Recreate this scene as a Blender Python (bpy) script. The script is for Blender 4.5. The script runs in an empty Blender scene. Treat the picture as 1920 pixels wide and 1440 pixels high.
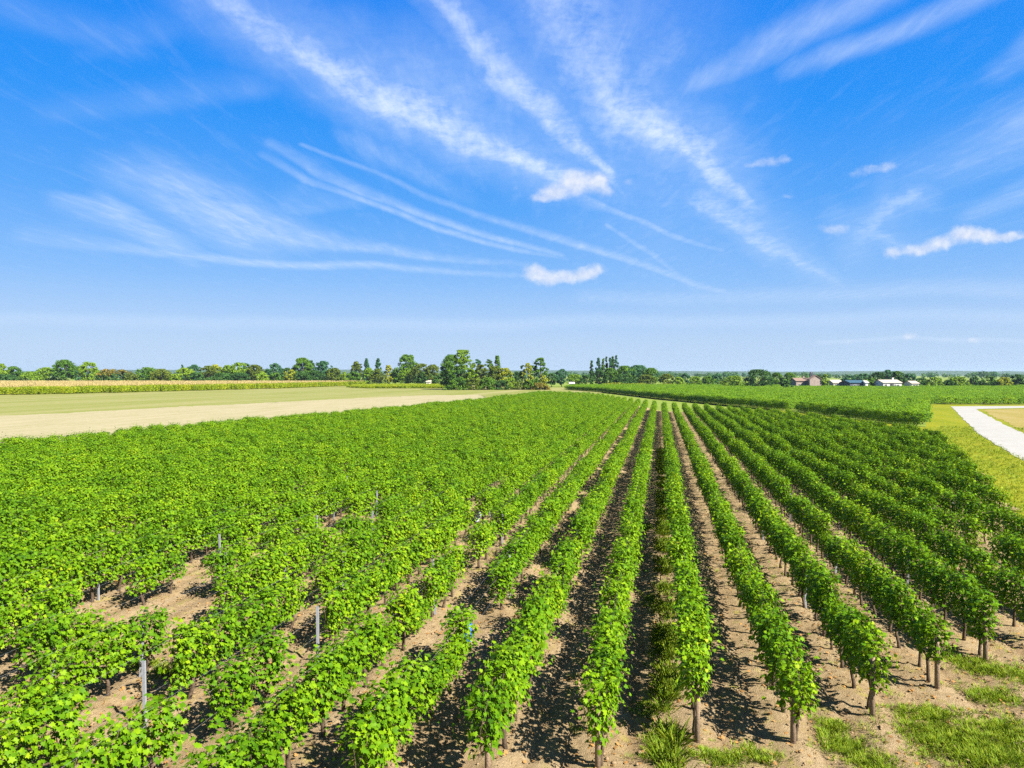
import bpy, math, random
import numpy as np

# ------------------------------------------------------------------ camera, sun, sky, exposure
sc = bpy.context.scene
COL = sc.collection
R = math.radians
H = 6.3                      # flying height of the camera above the soil (m)
YAW = R(11.78)               # camera looks this far to the left of the vine rows (rows run along +Y)
FPX = 1333.0                 # focal length in pixels of a 1920 px wide picture
HORIZON = 702.0
DX, X_ZERO = 1.59, -0.956     # row spacing and the x of the first row left of the grassy aisle
cam = bpy.data.cameras.new('camera')
cam.sensor_width = 36.0
cam.lens = 36.0 * FPX / 1920.0
cam.clip_start = 0.1
cam.clip_end = 20000.0
cam_ob = bpy.data.objects.new('camera', cam)
COL.objects.link(cam_ob)
cam_ob.location = (0, 0, H)
cam_ob.rotation_euler = (R(90) - math.atan((720 - HORIZON) / FPX), 0, YAW)
sc.camera = cam_ob

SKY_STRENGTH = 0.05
SUN_EL, SUN_AZ = R(41), R(120)          # azimuth clockwise from +Y
sun = bpy.data.lights.new('sun', 'SUN')
sun.energy = 5.0
sun.angle = R(0.5)
sun.color = (1.0, 0.94, 0.83)
sun_ob = bpy.data.objects.new('sun', sun)
COL.objects.link(sun_ob)
sun_ob.rotation_euler = (R(90) - SUN_EL, 0, R(180) - SUN_AZ)
sun_ob.location = (30, -30, 60)

sc.view_settings.view_transform = 'Standard'
sc.view_settings.look = 'None'
sc.view_settings.exposure = 1.6
sc.view_settings.gamma = 1.0
sc.render.engine = 'CYCLES'
sc.cycles.max_bounces = 7
sc.cycles.diffuse_bounces = 2
sc.cycles.glossy_bounces = 2
sc.cycles.transmission_bounces = 4
sc.cycles.transparent_max_bounces = 8
sc.cycles.volume_bounces = 0
sc.cycles.use_denoising = False
sc.cycles.sample_clamp_indirect = 6.0
sc.cycles.caustics_reflective = False
sc.cycles.caustics_refractive = False


class NT:
    """Small helper that strings shader nodes together."""
    def __init__(s, tree):
        s.t = tree
        s.l = tree.links

    def n(s, typ, **kw):
        nd = s.t.nodes.new(typ)
        for k, v in kw.items():
            setattr(nd, k, v)
        return nd

    def put(s, sock, v):
        if isinstance(v, bpy.types.NodeSocket):
            s.l.new(v, sock)
        elif v is not None:
            sock.default_value = v

    def m(s, op, a, b=None, c=None, clamp=False):
        nd = s.n('ShaderNodeMath', operation=op, use_clamp=clamp)
        s.put(nd.inputs[0], a)
        s.put(nd.inputs[1], b)
        s.put(nd.inputs[2], c)
        return nd.outputs[0]

    def vm(s, op, a, b=None):
        nd = s.n('ShaderNodeVectorMath', operation=op)
        s.put(nd.inputs[0], a)
        s.put(nd.inputs[1], b)
        return nd.outputs['Value'] if op in ('DOT_PRODUCT', 'LENGTH', 'DISTANCE') else nd.outputs[0]

    def noise(s, vec, scale, detail=4.0, rough=0.55, dist=0.0, col=False):
        nd = s.n('ShaderNodeTexNoise')
        s.put(nd.inputs['Vector'], vec)
        nd.inputs['Scale'].default_value = scale
        nd.inputs['Detail'].default_value = detail
        nd.inputs['Roughness'].default_value = rough
        nd.inputs['Distortion'].default_value = dist
        return nd.outputs['Color' if col else 0]

    def ramp(s, f, stops, interp='LINEAR'):
        nd = s.n('ShaderNodeValToRGB')
        cr = nd.color_ramp
        cr.interpolation = interp
        while len(cr.elements) < len(stops):
            cr.elements.new(0.5)
        for e, (p, c) in zip(cr.elements, stops):
            e.position = p
            e.color = (c[0], c[1], c[2], 1.0)
        s.put(nd.inputs[0], f)
        return nd.outputs[0]

    def mapr(s, v, a, b, c, d, smooth=False):
        nd = s.n('ShaderNodeMapRange')
        if smooth:
            nd.interpolation_type = 'SMOOTHSTEP'
        s.put(nd.inputs[0], v)
        for i, x in enumerate((a, b, c, d)):
            s.put(nd.inputs[i + 1], x)
        return nd.outputs[0]

    def mix(s, f, a, b, mode='MIX'):
        nd = s.n('ShaderNodeMix', data_type='RGBA', blend_type=mode)
        s.put(nd.inputs['Factor'], f)
        for k, v in ((6, a), (7, b)):
            if isinstance(v, tuple):
                v = (v[0], v[1], v[2], 1.0)
            s.put(nd.inputs[k], v)
        return nd.outputs[2]


def build_sky():
    w = bpy.data.worlds.new('World')
    sc.world = w
    w.use_nodes = True
    w.node_tree.nodes.clear()
    k = NT(w.node_tree)
    w.cycles.sampling_method = 'MANUAL'
    w.cycles.sample_map_resolution = 512
    sky = k.n('ShaderNodeTexSky', sky_type='NISHITA', sun_disc=False)
    sky.sun_elevation = SUN_EL
    sky.sun_rotation = SUN_AZ
    sky.air_density = 1.0
    sky.dust_density = 0.3
    sky.ozone_density = 3.0
    d = k.n('ShaderNodeTexCoord').outputs['Generated']
    sep = k.n('ShaderNodeSeparateXYZ')
    k.l.new(d, sep.inputs[0])
    z = sep.outputs[2]
    fwd = k.vm('DOT_PRODUCT', d, (-math.sin(YAW), math.cos(YAW), 0))
    rgt = k.vm('DOT_PRODUCT', d, (math.cos(YAW), math.sin(YAW), 0))
    fs = k.m('MAXIMUM', fwd, 0.05)
    u = k.m('DIVIDE', rgt, fs)           # compass bearing (tangent) and height (tangent) of a sky direction
    v = k.m('DIVIDE', z, fs)
    zc = k.m('MAXIMUM', z, 0.02)
    cb = k.n('ShaderNodeCombineXYZ')
    k.l.new(k.m('DIVIDE', rgt, zc), cb.inputs[0])
    k.l.new(k.m('DIVIDE', fwd, zc), cb.inputs[1])
    sheet = cb.outputs[0]                # position on a high cloud layer, in layer heights
    cp = k.n('ShaderNodeCombineXYZ')
    k.l.new(u, cp.inputs[0])
    k.l.new(v, cp.inputs[1])
    bear = cp.outputs[0]

    # clear-sky colour by height (values are for a background strength of 0.1)
    cols = [(0.0, (3.35, 4.5, 6.1)), (0.045, (3.1, 4.3, 6.1)), (0.09, (2.35, 3.85, 6.25)), (0.13, (1.55, 3.35, 6.4)),
            (0.22, (0.60, 2.55, 6.4)), (0.33, (0.10, 1.98, 6.35)), (0.46, (0.03, 1.62, 6.2)), (0.62, (0.10, 0.8, 2.6)), (1.0, (0.15, 0.3, 0.7))]  # topmost stops, out of view, dimmed and less blue to darken the shadows
    grad = k.ramp(z, [(p, tuple(x / 8.0 for x in c)) for p, c in cols])
    grad = k.vm('SCALE', grad)
    grad.node.inputs['Scale'].default_value = 8.0
    # the deepest blue lies to the upper left and top middle
    base = k.mix(0.94, sky.outputs[0], grad)

    # domain warps for frayed edges
    w1 = k.vm('SUBTRACT', k.noise(bear, 9.0, 5.0, 0.6, col=True), (0.5, 0.5, 0.5))
    sc1 = k.n('ShaderNodeVectorMath', operation='SCALE')
    k.l.new(w1, sc1.inputs[0])
    sc1.inputs['Scale'].default_value = 0.055
    pw = k.vm('ADD', bear, sc1.outputs[0])
    w2 = k.vm('SUBTRACT', k.noise(bear, 3.0, 3.0, 0.5, col=True), (0.5, 0.5, 0.5))
    sc2 = k.n('ShaderNodeVectorMath', operation='SCALE')
    k.l.new(w2, sc2.inputs[0])
    sc2.inputs['Scale'].default_value = 0.04
    ps = k.vm('ADD', bear, sc2.outputs[0])

    # node group: density of one stretch of streak from A to B with two-sided widths
    g = bpy.data.node_groups.new('cloud_streak', 'ShaderNodeTree')
    for nm, ty in (('P', 'NodeSocketVector'), ('A', 'NodeSocketVector'), ('D', 'NodeSocketVector'), ('Nrm', 'NodeSocketVector'),
                   ('Len', 'NodeSocketFloat'), ('W0', 'NodeSocketVector'), ('W1', 'NodeSocketVector')):
        g.interface.new_socket(nm, in_out='INPUT', socket_type=ty)
    g.interface.new_socket('Val', in_out='OUTPUT', socket_type='NodeSocketFloat')
    q = NT(g)
    gi = q.n('NodeGroupInput')
    go = q.n('NodeGroupOutput')
    I = gi.outputs
    rel = q.vm('SUBTRACT', I['P'], I['A'])
    al = q.vm('DOT_PRODUCT', rel, I['D'])
    pe = q.vm('DOT_PRODUCT', rel, I['Nrm'])
    t = q.m('DIVIDE', al, I['Len'], clamp=True)
    ex = q.m('SUBTRACT', al, q.m('MULTIPLY', t, I['Len']))
    mx = q.n('ShaderNodeMix', data_type='VECTOR')
    q.l.new(t, mx.inputs['Factor'])
    q.l.new(I['W0'], mx.inputs[4])
    q.l.new(I['W1'], mx.inputs[5])
    sp = q.n('ShaderNodeSeparateXYZ')
    q.l.new(mx.outputs[1], sp.inputs[0])
    up = q.m('GREATER_THAN', pe, 0.0)
    wid = q.m('ADD', q.m('MULTIPLY', up, sp.outputs[0]), q.m('MULTIPLY', q.m('SUBTRACT', 1.0, up), sp.outputs[1]))
    a = q.m('DIVIDE', pe, wid)
    b = q.m('DIVIDE', ex, q.m('ADD', sp.outputs[0], sp.outputs[1]))
    dd = q.m('SQRT', q.m('ADD', q.m('MULTIPLY', a, a), q.m('MULTIPLY', b, b)))
    val = q.m('MULTIPLY', q.mapr(dd, 0.0, 1.0, 1.0, 0.0, True), sp.outputs[2])
    q.l.new(val, go.inputs[0])

    def uv(x, y):
        return ((x - 960) / FPX, (HORIZON - y) / FPX)

    def streak(pts, p, acc, wf=0.80, fi=0.86):
        for (x0, y0, a0, b0, i0), (x1, y1, a1, b1, i1) in zip(pts, pts[1:]):
            A, B = np.array(uv(x0, y0)), np.array(uv(x1, y1))
            L = float(np.linalg.norm(B - A))
            D = (B - A) / L
            N = np.array((-D[1], D[0]))
            nd = k.n('ShaderNodeGroup', node_tree=g)
            if acc is None:
                k.l.new(p, nd.inputs['P'])
            else:                            # chained one after the other, which keeps the shader small
                ch = k.n('ShaderNodeVectorMath', operation='MULTIPLY_ADD')
                k.l.new(acc, ch.inputs[0])
                ch.inputs[1].default_value = (1e-7, 1e-7, 1e-7)
                k.l.new(p, ch.inputs[2])
                k.l.new(ch.outputs[0], nd.inputs['P'])
            nd.inputs['A'].default_value = (A[0], A[1], 0)
            nd.inputs['D'].default_value = (D[0], D[1], 0)
            nd.inputs['Nrm'].default_value = (N[0], N[1], 0)
            nd.inputs['Len'].default_value = L
            nd.inputs['W0'].default_value = (wf * a0 / FPX, wf * b0 / FPX, fi * i0)
            nd.inputs['W1'].default_value = (wf * a1 / FPX, wf * b1 / FPX, fi * i1)
            acc = nd.outputs[0] if acc is None else k.m('MAXIMUM', acc, nd.outputs[0])
        return acc

    # frayed bands with a mackerel texture (each point: bearing, height, width above, width below, strength)
    tex, bands = None, []
    for s in [
        [(360, -30, 95, 40, .40), (480, 60, 75, 46, .62), (570, 108, 70, 45, .78), (680, 180, 100, 38, .80), (790, 228, 120, 36, .95),
         (870, 265, 95, 42, .82), (960, 296, 62, 42, .85), (1050, 330, 40, 30, .75)],
        [(800, -20, 50, 30, .6), (880, 85, 70, 32, .7), (950, 165, 75, 36, .75), (1020, 218, 70, 40, .7), (1080, 270, 34, 36, .8),
         (1140, 312, 18, 24, .7), (1170, 350, 14, 14, .3)],
        [(1010, -60, 160, 130, .55), (1070, 60, 190, 130, .55), (1130, 170, 130, 110, .62), (1220, 240, 75, 60, .85), (1290, 285, 75, 32, .85),
         (1345, 340, 45, 50, .75), (1400, 385, 18, 40, .6)],
        [(1180, 190, 90, 40, .5), (1240, 110, 70, 60, .3)],
        [(1325, 395, 70, 24, .55), (1380, 432, 70, 24, .48), (1450, 475, 34, 16, .5), (1520, 512, 20, 14, .35), (1590, 545, 14, 12, .12)],
        [(1710, 362, 26, 22, .5), (1645, 390, 34, 28, .42), (1625, 425, 26, 34, .38), (1690, 455, 30, 22, .2)],
    ]:
        tex = streak(s, pw, tex, 0.98, 0.84)
        bands.append(s)
    halo = None
    pw = k.vm('ADD', pw, k.vm('MULTIPLY', tex, (1e-7, 1e-7, 1e-7)))
    for s in bands:
        halo = streak(s, pw, halo, 2.2, 0.42)
    # smooth veils and thin contrail-like lines
    vel = None
    ps = k.vm('ADD', ps, k.vm('MULTIPLY', halo, (1e-7, 1e-7, 1e-7)))
    for s in [
        [(1100, 372, 16, 40, .4), (1160, 398, 12, 14, .42), (1250, 434, 12, 14, .4), (1350, 464, 10, 10, .18)],
        [(515, 280, 20, 14, .25), (600, 335, 34, 11, .30), (700, 378, 26, 10, .40), (800, 409, 18, 10, .44), (920, 444, 14, 10, .44), (1050, 477, 10, 10, .3)],
        [(500, 300, 16, 10, .2), (580, 345, 18, 10, .33), (690, 385, 14, 9, .42), (820, 430, 14, 9, .46), (960, 467, 12, 8, .35), (1060, 484, 8, 8, .1)],
        [(570, 280, 8, 8, .32), (700, 328, 10, 10, .28), (800, 372, 12, 12, .26), (950, 420, 16, 12, .30), (1100, 465, 22, 12, .42), (1200, 490, 22, 12, .36),
         (1300, 530, 16, 12, .36), (1400, 558, 12, 8, .1)],
        [(1140, 422, 10, 10, .35), (1220, 470, 18, 10, .3), (1290, 535, 14, 8, .15)],
        [(60, 450, 50, 24, .14), (300, 472, 24, 15, .34), (480, 489, 16, 15, .50), (700, 500, 12, 14, .44), (970, 514, 10, 10, .16)],
        [(130, 372, 20, 60, .3), (230, 395, 40, 70, .46), (330, 462, 70, 34, .38)],
        [(260, 335, 80, 80, .30), (330, 355, 100, 100, .46), (430, 405, 110, 100, .58), (530, 440, 80, 40, .50), (650, 467, 34, 16, .38), (800, 484, 22, 10, .34), (980, 492, 10, 8, .1)],
        [(480, 402, 8, 7, .28), (560, 425, 8, 7, .30), (640, 447, 6, 6, .18)],
        [(560, 400, 90, 20, .2), (680, 385, 40, 20, .12)],
        [(1220, 195, 90, 60, .22), (1400, 118, 80, 45, .42), (1660, -15, 70, 60, .45)],
        [(1490, 135, 50, 40, .25), (1650, 76, 46, 36, .40), (1890, -30, 50, 50, .42)],
        [(1880, 125, 40, 50, .2), (1960, 85, 70, 60, .36)],
        [(1700, 350, 120, 60, .14), (1960, 225, 110, 130, .40)],
        [(1820, 402, 40, 25, .22), (1950, 350, 50, 40, .34)],
        [(655, 215, 30, 40, .1), (690, 280, 70, 45, .26), (770, 325, 80, 30, .24), (870, 372, 40, 20, .08)],
        [(0, 20, 60, 60, .16), (220, 90, 90, 40, .12), (420, 40, 70, 60, .10)],
        [(120, 215, 60, 40, .10), (480, 175, 80, 40, .16)],
        [(-80, 600, 26, 30, .22), (800, 606, 22, 26, .24), (2000, 592, 28, 30, .22)],
        [(1100, 560, 30, 24, .18), (1900, 545, 40, 26, .24)],
        [(1540, 642, 8, 9, .22), (1920, 640, 8, 10, .20)],
    ]:
        vel = streak(s, ps, vel)
    n1 = k.noise(sheet, 7.5, 10.0, 0.70, 0.5)
    mp = k.n('ShaderNodeMapping')
    k.l.new(sheet, mp.inputs[0])
    mp.inputs['Rotation'].default_value = (0, 0, R(-38))
    mp.inputs['Scale'].default_value = (1.0, 0.22, 1.0)
    n2 = k.noise(mp.outputs[0], 10.0, 9.0, 0.66, 0.3)
    n3 = k.noise(bear, 85.0, 5.0, 0.65)
    grain = k.m('ADD', k.m('MULTIPLY', n1, 0.75), k.m('ADD', k.m('MULTIPLY', n2, 0.55), k.m('MULTIPLY', n3, 0.35)))
    texm = k.mapr(grain, 0.56, 1.06, 0.26, 1.28)
    cir = k.m('MULTIPLY', tex, texm)
    velm = k.mapr(k.m('ADD', k.m('MULTIPLY', n2, 0.7), k.m('MULTIPLY', n1, 0.3)), 0.32, 0.68, 0.35, 1.10)
    cir = k.m('MAXIMUM', cir, k.m('MULTIPLY', vel, velm))
    cir = k.m('MAXIMUM', cir, k.m('MULTIPLY', halo, k.mapr(grain, 0.45, 1.05, 0.35, 1.1)))
    # faint all-over streakiness
    cir = k.m('ADD', cir, k.mapr(n2, 0.52, 0.85, 0.0, 0.10))
    front = k.mapr(fwd, 0.15, 0.4, 0.0, 1.0)
    cir = k.m('MULTIPLY', k.m('MINIMUM', cir, 0.95), front)
    col = k.mix(cir, base, (5.5, 6.3, 7.4))

    # fair-weather cumulus puffs: unions of soft ellipses with a frayed outline
    puff = None
    cw = k.vm('SUBTRACT', k.noise(bear, 26.0, 8.0, 0.68, col=True), (0.5, 0.5, 0.5))
    sc3 = k.n('ShaderNodeVectorMath', operation='SCALE')
    k.l.new(cw, sc3.inputs[0])
    sc3.inputs['Scale'].default_value = 0.024
    pc = k.vm('ADD', k.vm('ADD', bear, sc3.outputs[0]), k.vm('MULTIPLY', cir, (1e-7, 1e-7, 1e-7)))
    for (x, y, rx, ry, s) in [
        (1078, 342, 50, 32, 1.0), (1122, 340, 28, 26, 1.0), (1038, 362, 40, 20, .95), (1012, 374, 30, 11, .7), (1135, 362, 24, 20, .55), (1176, 346, 16, 10, .35), (966, 355, 12, 8, .3),
        (1003, 514, 34, 26, .9), (1032, 520, 38, 20, .85), (1064, 519, 38, 17, .8), (1092, 512, 34, 18, .85), (1116, 507, 28, 18, .8),
        (1806, 440, 42, 26, 1.0), (1848, 442, 46, 19, .95), (1892, 444, 46, 13, .8), (1762, 457, 36, 20, .9), (1722, 468, 40, 16, .85), (1676, 474, 28, 14, .8),
        (1440, 304, 42, 15, .5), (1470, 298, 20, 12, .4), (1410, 312, 26, 9, .4), (1640, 318, 52, 14, .5), (1668, 310, 24, 11, .4), (1600, 328, 24, 9, .35),
        (1560, 432, 40, 15, .55), (1480, 372, 18, 8, .4), (1705, 634, 20, 9, .6), (1826, 637, 18, 9, .6), (1590, 640, 26, 8, .3), (1770, 640, 30, 7, .3)]:
        c = uv(x, y)
        pq = pc
        if puff is not None:
            pq = k.vm('ADD', pc, k.vm('MULTIPLY', puff, (1e-7, 1e-7, 1e-7)))
        r = k.vm('MULTIPLY', k.vm('SUBTRACT', pq, (c[0], c[1], 0)), (FPX / rx, FPX / ry, 0))
        e = k.m('MULTIPLY', k.mapr(k.vm('LENGTH', r), 0.15, 1.15, 1.0, 0.0, True), s)
        puff = e if puff is None else k.m('SUBTRACT', 1.0, k.m('MULTIPLY', k.m('SUBTRACT', 1.0, puff), k.m('SUBTRACT', 1.0, e)))
    pn = k.noise(bear, 75.0, 5.0, 0.6)
    pd = k.m('MULTIPLY', k.mapr(k.m('ADD', puff, k.m('MULTIPLY', k.m('SUBTRACT', pn, 0.5), 0.55)), 0.08, 1.30, 0.0, 1.0, True), front)
    pcol = k.mix(k.mapr(pn, 0.3, 0.7, 0.0, 1.0), (4.9, 5.25, 6.2), (6.2, 6.4, 6.8))
    col = k.mix(pd, col, pcol)
    bg = k.n('ShaderNodeBackground')
    k.l.new(col, bg.inputs[0])
    bg.inputs[1].default_value = SKY_STRENGTH
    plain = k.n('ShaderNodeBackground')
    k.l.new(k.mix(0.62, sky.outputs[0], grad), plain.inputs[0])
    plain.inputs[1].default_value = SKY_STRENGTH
    # clouds are drawn over the part of the sky the vineyard faces; elsewhere the sky is clear
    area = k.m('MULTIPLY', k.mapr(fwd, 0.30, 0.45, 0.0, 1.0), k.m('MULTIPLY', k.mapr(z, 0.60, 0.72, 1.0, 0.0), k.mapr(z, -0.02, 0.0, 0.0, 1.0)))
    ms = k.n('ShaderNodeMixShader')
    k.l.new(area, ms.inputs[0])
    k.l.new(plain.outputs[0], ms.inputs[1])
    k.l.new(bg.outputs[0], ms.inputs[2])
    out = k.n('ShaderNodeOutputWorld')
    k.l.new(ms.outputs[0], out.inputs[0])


build_sky()

# ------------------------------------------------------------------ helpers
RNG = np.random.default_rng(7)
random.seed(7)
ca, sa = math.cos(YAW), math.sin(YAW)


def cam_to_world(u, d):
    """Survey: u metres to the right and d metres ahead of the camera -> world x, y."""
    return (u * ca - d * sa, u * sa + d * ca)


def G(px, py, z=0.0):
    """World x, y of a spot at height z that the photograph shows at px, py."""
    d = (H - z) * FPX / (py - HORIZON)
    return cam_to_world((px - 960) * d / FPX, d)


def at(px, d):
    return cam_to_world((px - 960) * d / FPX, d)


def ztop(py, d):
    return H + (HORIZON - py) * d / FPX


def to_px(x, y, z):
    d = -x * sa + y * ca
    u = x * ca + y * sa
    if d < 0.5:
        return None
    return (960 + FPX * u / d, HORIZON + FPX * (H - z) / d, d)


def new_mesh(name, V, F, mat=None, smooth=False):
    """V (n,3); F a list of faces, or an (m,k) int array."""
    me = bpy.data.meshes.new(name)
    V = np.asarray(V, dtype=np.float32)
    if isinstance(F, np.ndarray):
        m, kk = F.shape
        me.vertices.add(len(V))
        me.vertices.foreach_set('co', V.ravel())
        me.loops.add(m * kk)
        me.loops.foreach_set('vertex_index', F.astype(np.int32).ravel())
        me.polygons.add(m)
        me.polygons.foreach_set('loop_start', np.arange(0, m * kk, kk, dtype=np.int32))
        me.polygons.foreach_set('loop_total', np.full(m, kk, dtype=np.int32))
    else:
        me.from_pydata([tuple(map(float, v)) for v in V], [], F)
    me.update(calc_edges=True)
    me.validate()
    if mat is not None:
        for mm in (mat if isinstance(mat, (list, tuple)) else [mat]):
            me.materials.append(mm)
    if smooth:
        me.polygons.foreach_set('use_smooth', np.ones(len(me.polygons), dtype=bool))
    return me


def link(name, data, parent=None, loc=None, rz=0.0, scale=None):
    o = bpy.data.objects.new(name, data)
    COL.objects.link(o)
    if parent is not None:
        o.parent = parent
    if loc is not None:
        o.location = loc
    if rz:
        o.rotation_euler = (0, 0, rz)
    if scale is not None:
        o.scale = scale
    return o


def tag(o, label=None, cat=None, group=None, kind=None):
    if label:
        o['label'] = label
    if cat:
        o['category'] = cat
    if group:
        o['group'] = group
    if kind:
        o['kind'] = kind
    return o


class MB:
    """Collects boxes, tubes and loose faces into one mesh."""
    def __init__(s):
        s.v, s.f, s.mi = [], [], []

    def add(s, V, F, mi=0):
        o = len(s.v)
        s.v += [tuple(p) for p in V]
        s.f += [tuple(i + o for i in f) for f in F]
        s.mi += [mi] * len(F)

    def box(s, x0, x1, y0, y1, z0, z1, mi=0):
        V = [(x, y, z) for z in (z0, z1) for (x, y) in ((x0, y0), (x1, y0), (x1, y1), (x0, y1))]
        s.add(V, [(3, 2, 1, 0), (4, 5, 6, 7), (0, 1, 5, 4), (1, 2, 6, 5), (2, 3, 7, 6), (3, 0, 4, 7)], mi)

    def tube(s, pts, rad, n=7, mi=0, cap=True):
        pts = [np.array(p, float) for p in pts]
        rings = []
        for i, p in enumerate(pts):
            t = pts[min(i + 1, len(pts) - 1)] - pts[max(i - 1, 0)]
            t /= (np.linalg.norm(t) + 1e-9)
            a = np.cross(t, (0.3, 1, 0.1) if abs(t[1]) < .9 else (1, 0, .2))
            a /= np.linalg.norm(a)
            b = np.cross(t, a)
            r = rad[i] if isinstance(rad, (list, tuple)) else rad
            rings.append([p + r * (math.cos(2 * math.pi * j / n) * a + math.sin(2 * math.pi * j / n) * b) for j in range(n)])
        V = [q for ring in rings for q in ring]
        F = []
        for i in range(len(rings) - 1):
            for j in range(n):
                F.append((i * n + j, i * n + (j + 1) % n, (i + 1) * n + (j + 1) % n, (i + 1) * n + j))
        if cap:
            F.append(tuple(range(n))[::-1])
            F.append(tuple((len(rings) - 1) * n + j for j in range(n)))
        s.add(V, F, mi)

    def mesh(s, name, mats, smooth=False):
        me = new_mesh(name, s.v, s.f, mats, smooth)
        me.polygons.foreach_set('material_index', np.array(s.mi, dtype=np.int32))
        return me

    def build(s, name, mats, parent=None, smooth=False, **kw):
        return link(name, s.mesh(name, mats, smooth), parent, **kw)


_perm = RNG.permutation(4096)


def vnoise(x, y, seed=0):
    xi, yi = np.floor(x).astype(int), np.floor(y).astype(int)
    fx, fy = x - xi, y - yi
    fx, fy = fx * fx * (3 - 2 * fx), fy * fy * (3 - 2 * fy)

    def h(a, b):
        return _perm[(_perm[(a + seed * 57) & 4095] + b) & 4095] / 4095.0
    return (h(xi, yi) * (1 - fx) + h(xi + 1, yi) * fx) * (1 - fy) + (h(xi, yi + 1) * (1 - fx) + h(xi + 1, yi + 1) * fx) * fy


def fbm(x, y, oct=4, seed=0):
    s, a, t = 0, 1.0, 0
    for i in range(oct):
        s = s + a * vnoise(x * 2 ** i, y * 2 ** i, seed + i)
        t += a
        a *= 0.5
    return s / t


def in_poly(x, y, poly):
    c = np.zeros(x.shape, bool)
    n = len(poly)
    for i in range(n):
        (x0, y0), (x1, y1) = poly[i], poly[(i + 1) % n]
        if y0 == y1:
            continue
        c ^= ((y0 > y) != (y1 > y)) & (x < (x1 - x0) * (y - y0) / (y1 - y0) + x0)
    return c


# ------------------------------------------------------------------ materials
def material(name):
    m = bpy.data.materials.new(name)
    m.use_nodes = True
    m.node_tree.nodes.clear()
    k = NT(m.node_tree)
    out = k.n('ShaderNodeOutputMaterial')
    return m, k, out


def principled(k, out, col, rough=0.8, spec=0.3, bump=None, bstr=0.4, bdist=0.02, metal=0.0):
    p = k.n('ShaderNodeBsdfPrincipled')
    k.put(p.inputs['Base Color'], col if not isinstance(col, tuple) else (col[0], col[1], col[2], 1))
    k.put(p.inputs['Roughness'], rough)
    p.inputs['Specular IOR Level'].default_value = spec
    p.inputs['Metallic'].default_value = metal
    if bump is not None:
        b = k.n('ShaderNodeBump')
        b.inputs['Strength'].default_value = bstr
        b.inputs['Distance'].default_value = bdist
        k.l.new(bump, b.inputs['Height'])
        k.l.new(b.outputs[0], p.inputs['Normal'])
    k.l.new(p.outputs[0], out.inputs[0])
    return p


def leaf_material(name, stops, trans=(0.14, 0.26, 0.01), tf=0.32, rough=0.42, spec=0.35, patch=None):
    """Foliage whose colour differs from leaf to leaf and from plant to plant."""
    m, k, out = material(name)
    geo = k.n('ShaderNodeNewGeometry')
    oi = k.n('ShaderNodeObjectInfo')
    r = k.m('ADD', k.m('MULTIPLY', geo.outputs['Random Per Island'], 0.66), k.m('MULTIPLY', oi.outputs['Random'], 0.34))
    col = k.ramp(r, stops)
    p = k.n('ShaderNodeBsdfPrincipled')
    k.l.new(col, p.inputs['Base Color'])
    p.inputs['Roughness'].default_value = rough
    p.inputs['Specular IOR Level'].default_value = spec
    t = k.n('ShaderNodeBsdfTranslucent')
    tc = k.mix(0.5, col, trans)
    k.l.new(tc, t.inputs[0])
    mx = k.n('ShaderNodeMixShader')
    mx.inputs[0].default_value = tf
    k.l.new(p.outputs[0], mx.inputs[1])
    k.l.new(t.outputs[0], mx.inputs[2])
    k.l.new(mx.outputs[0], out.inputs[0])
    return m


def obj_xyz(k):
    return k.n('ShaderNodeTexCoord').outputs['Object']


M = {}
M['vine_leaf'] = leaf_material('vine_leaf', [(0.0, (0.022, 0.070, 0.002)), (0.28, (0.060, 0.148, 0.003)), (0.62, (0.110, 0.214, 0.004)),
                                             (0.90, (0.178, 0.285, 0.006)), (0.985, (0.27, 0.31, 0.010)), (1.0, (0.34, 0.24, 0.03))],
                               trans=(0.30, 0.44, 0.004), tf=0.17, rough=0.55, spec=0.08)
M['young_leaf'] = leaf_material('young_leaf', [(0.0, (0.10, 0.23, 0.01)), (0.6, (0.17, 0.30, 0.012)), (1.0, (0.28, 0.33, 0.02))], trans=(0.25, 0.42, 0.01), tf=0.4)


def bark(name, c0, c1):
    m, k, out = material(name)
    n = k.noise(obj_xyz(k), 30.0, 5.0, 0.65)
    principled(k, out, k.ramp(n, [(0.3, c0), (0.7, c1)]), 0.9, 0.15, n, 0.8, 0.01)
    return m


M['vine_bark'] = bark('vine_bark', (0.035, 0.022, 0.014), (0.13, 0.095, 0.065))
M['tree_bark'] = bark('tree_bark', (0.05, 0.04, 0.03), (0.14, 0.11, 0.08))
M['post_wood'] = bark('post_wood', (0.11, 0.075, 0.05), (0.30, 0.22, 0.15))
m, k, out = material('galvanised_steel')
n = k.noise(obj_xyz(k), 40.0, 4.0, 0.6)
principled(k, out, k.ramp(n, [(0.3, (0.17, 0.18, 0.195)), (0.7, (0.27, 0.28, 0.30))]), 0.55, 0.5)
M['steel'] = m
m, k, out = material('blue_plastic')
n = k.noise(obj_xyz(k), 12.0, 3.0)
principled(k, out, k.ramp(n, [(0.3, (0.012, 0.075, 0.42)), (0.7, (0.025, 0.13, 0.58))]), 0.45, 0.4)
M['blue'] = m
m, k, out = material('grey_plastic')
n = k.noise(obj_xyz(k), 12.0, 3.0)
principled(k, out, k.ramp(n, [(0.3, (0.36, 0.41, 0.50)), (0.7, (0.52, 0.56, 0.62))]), 0.5, 0.4)
M['grey'] = m

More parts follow.
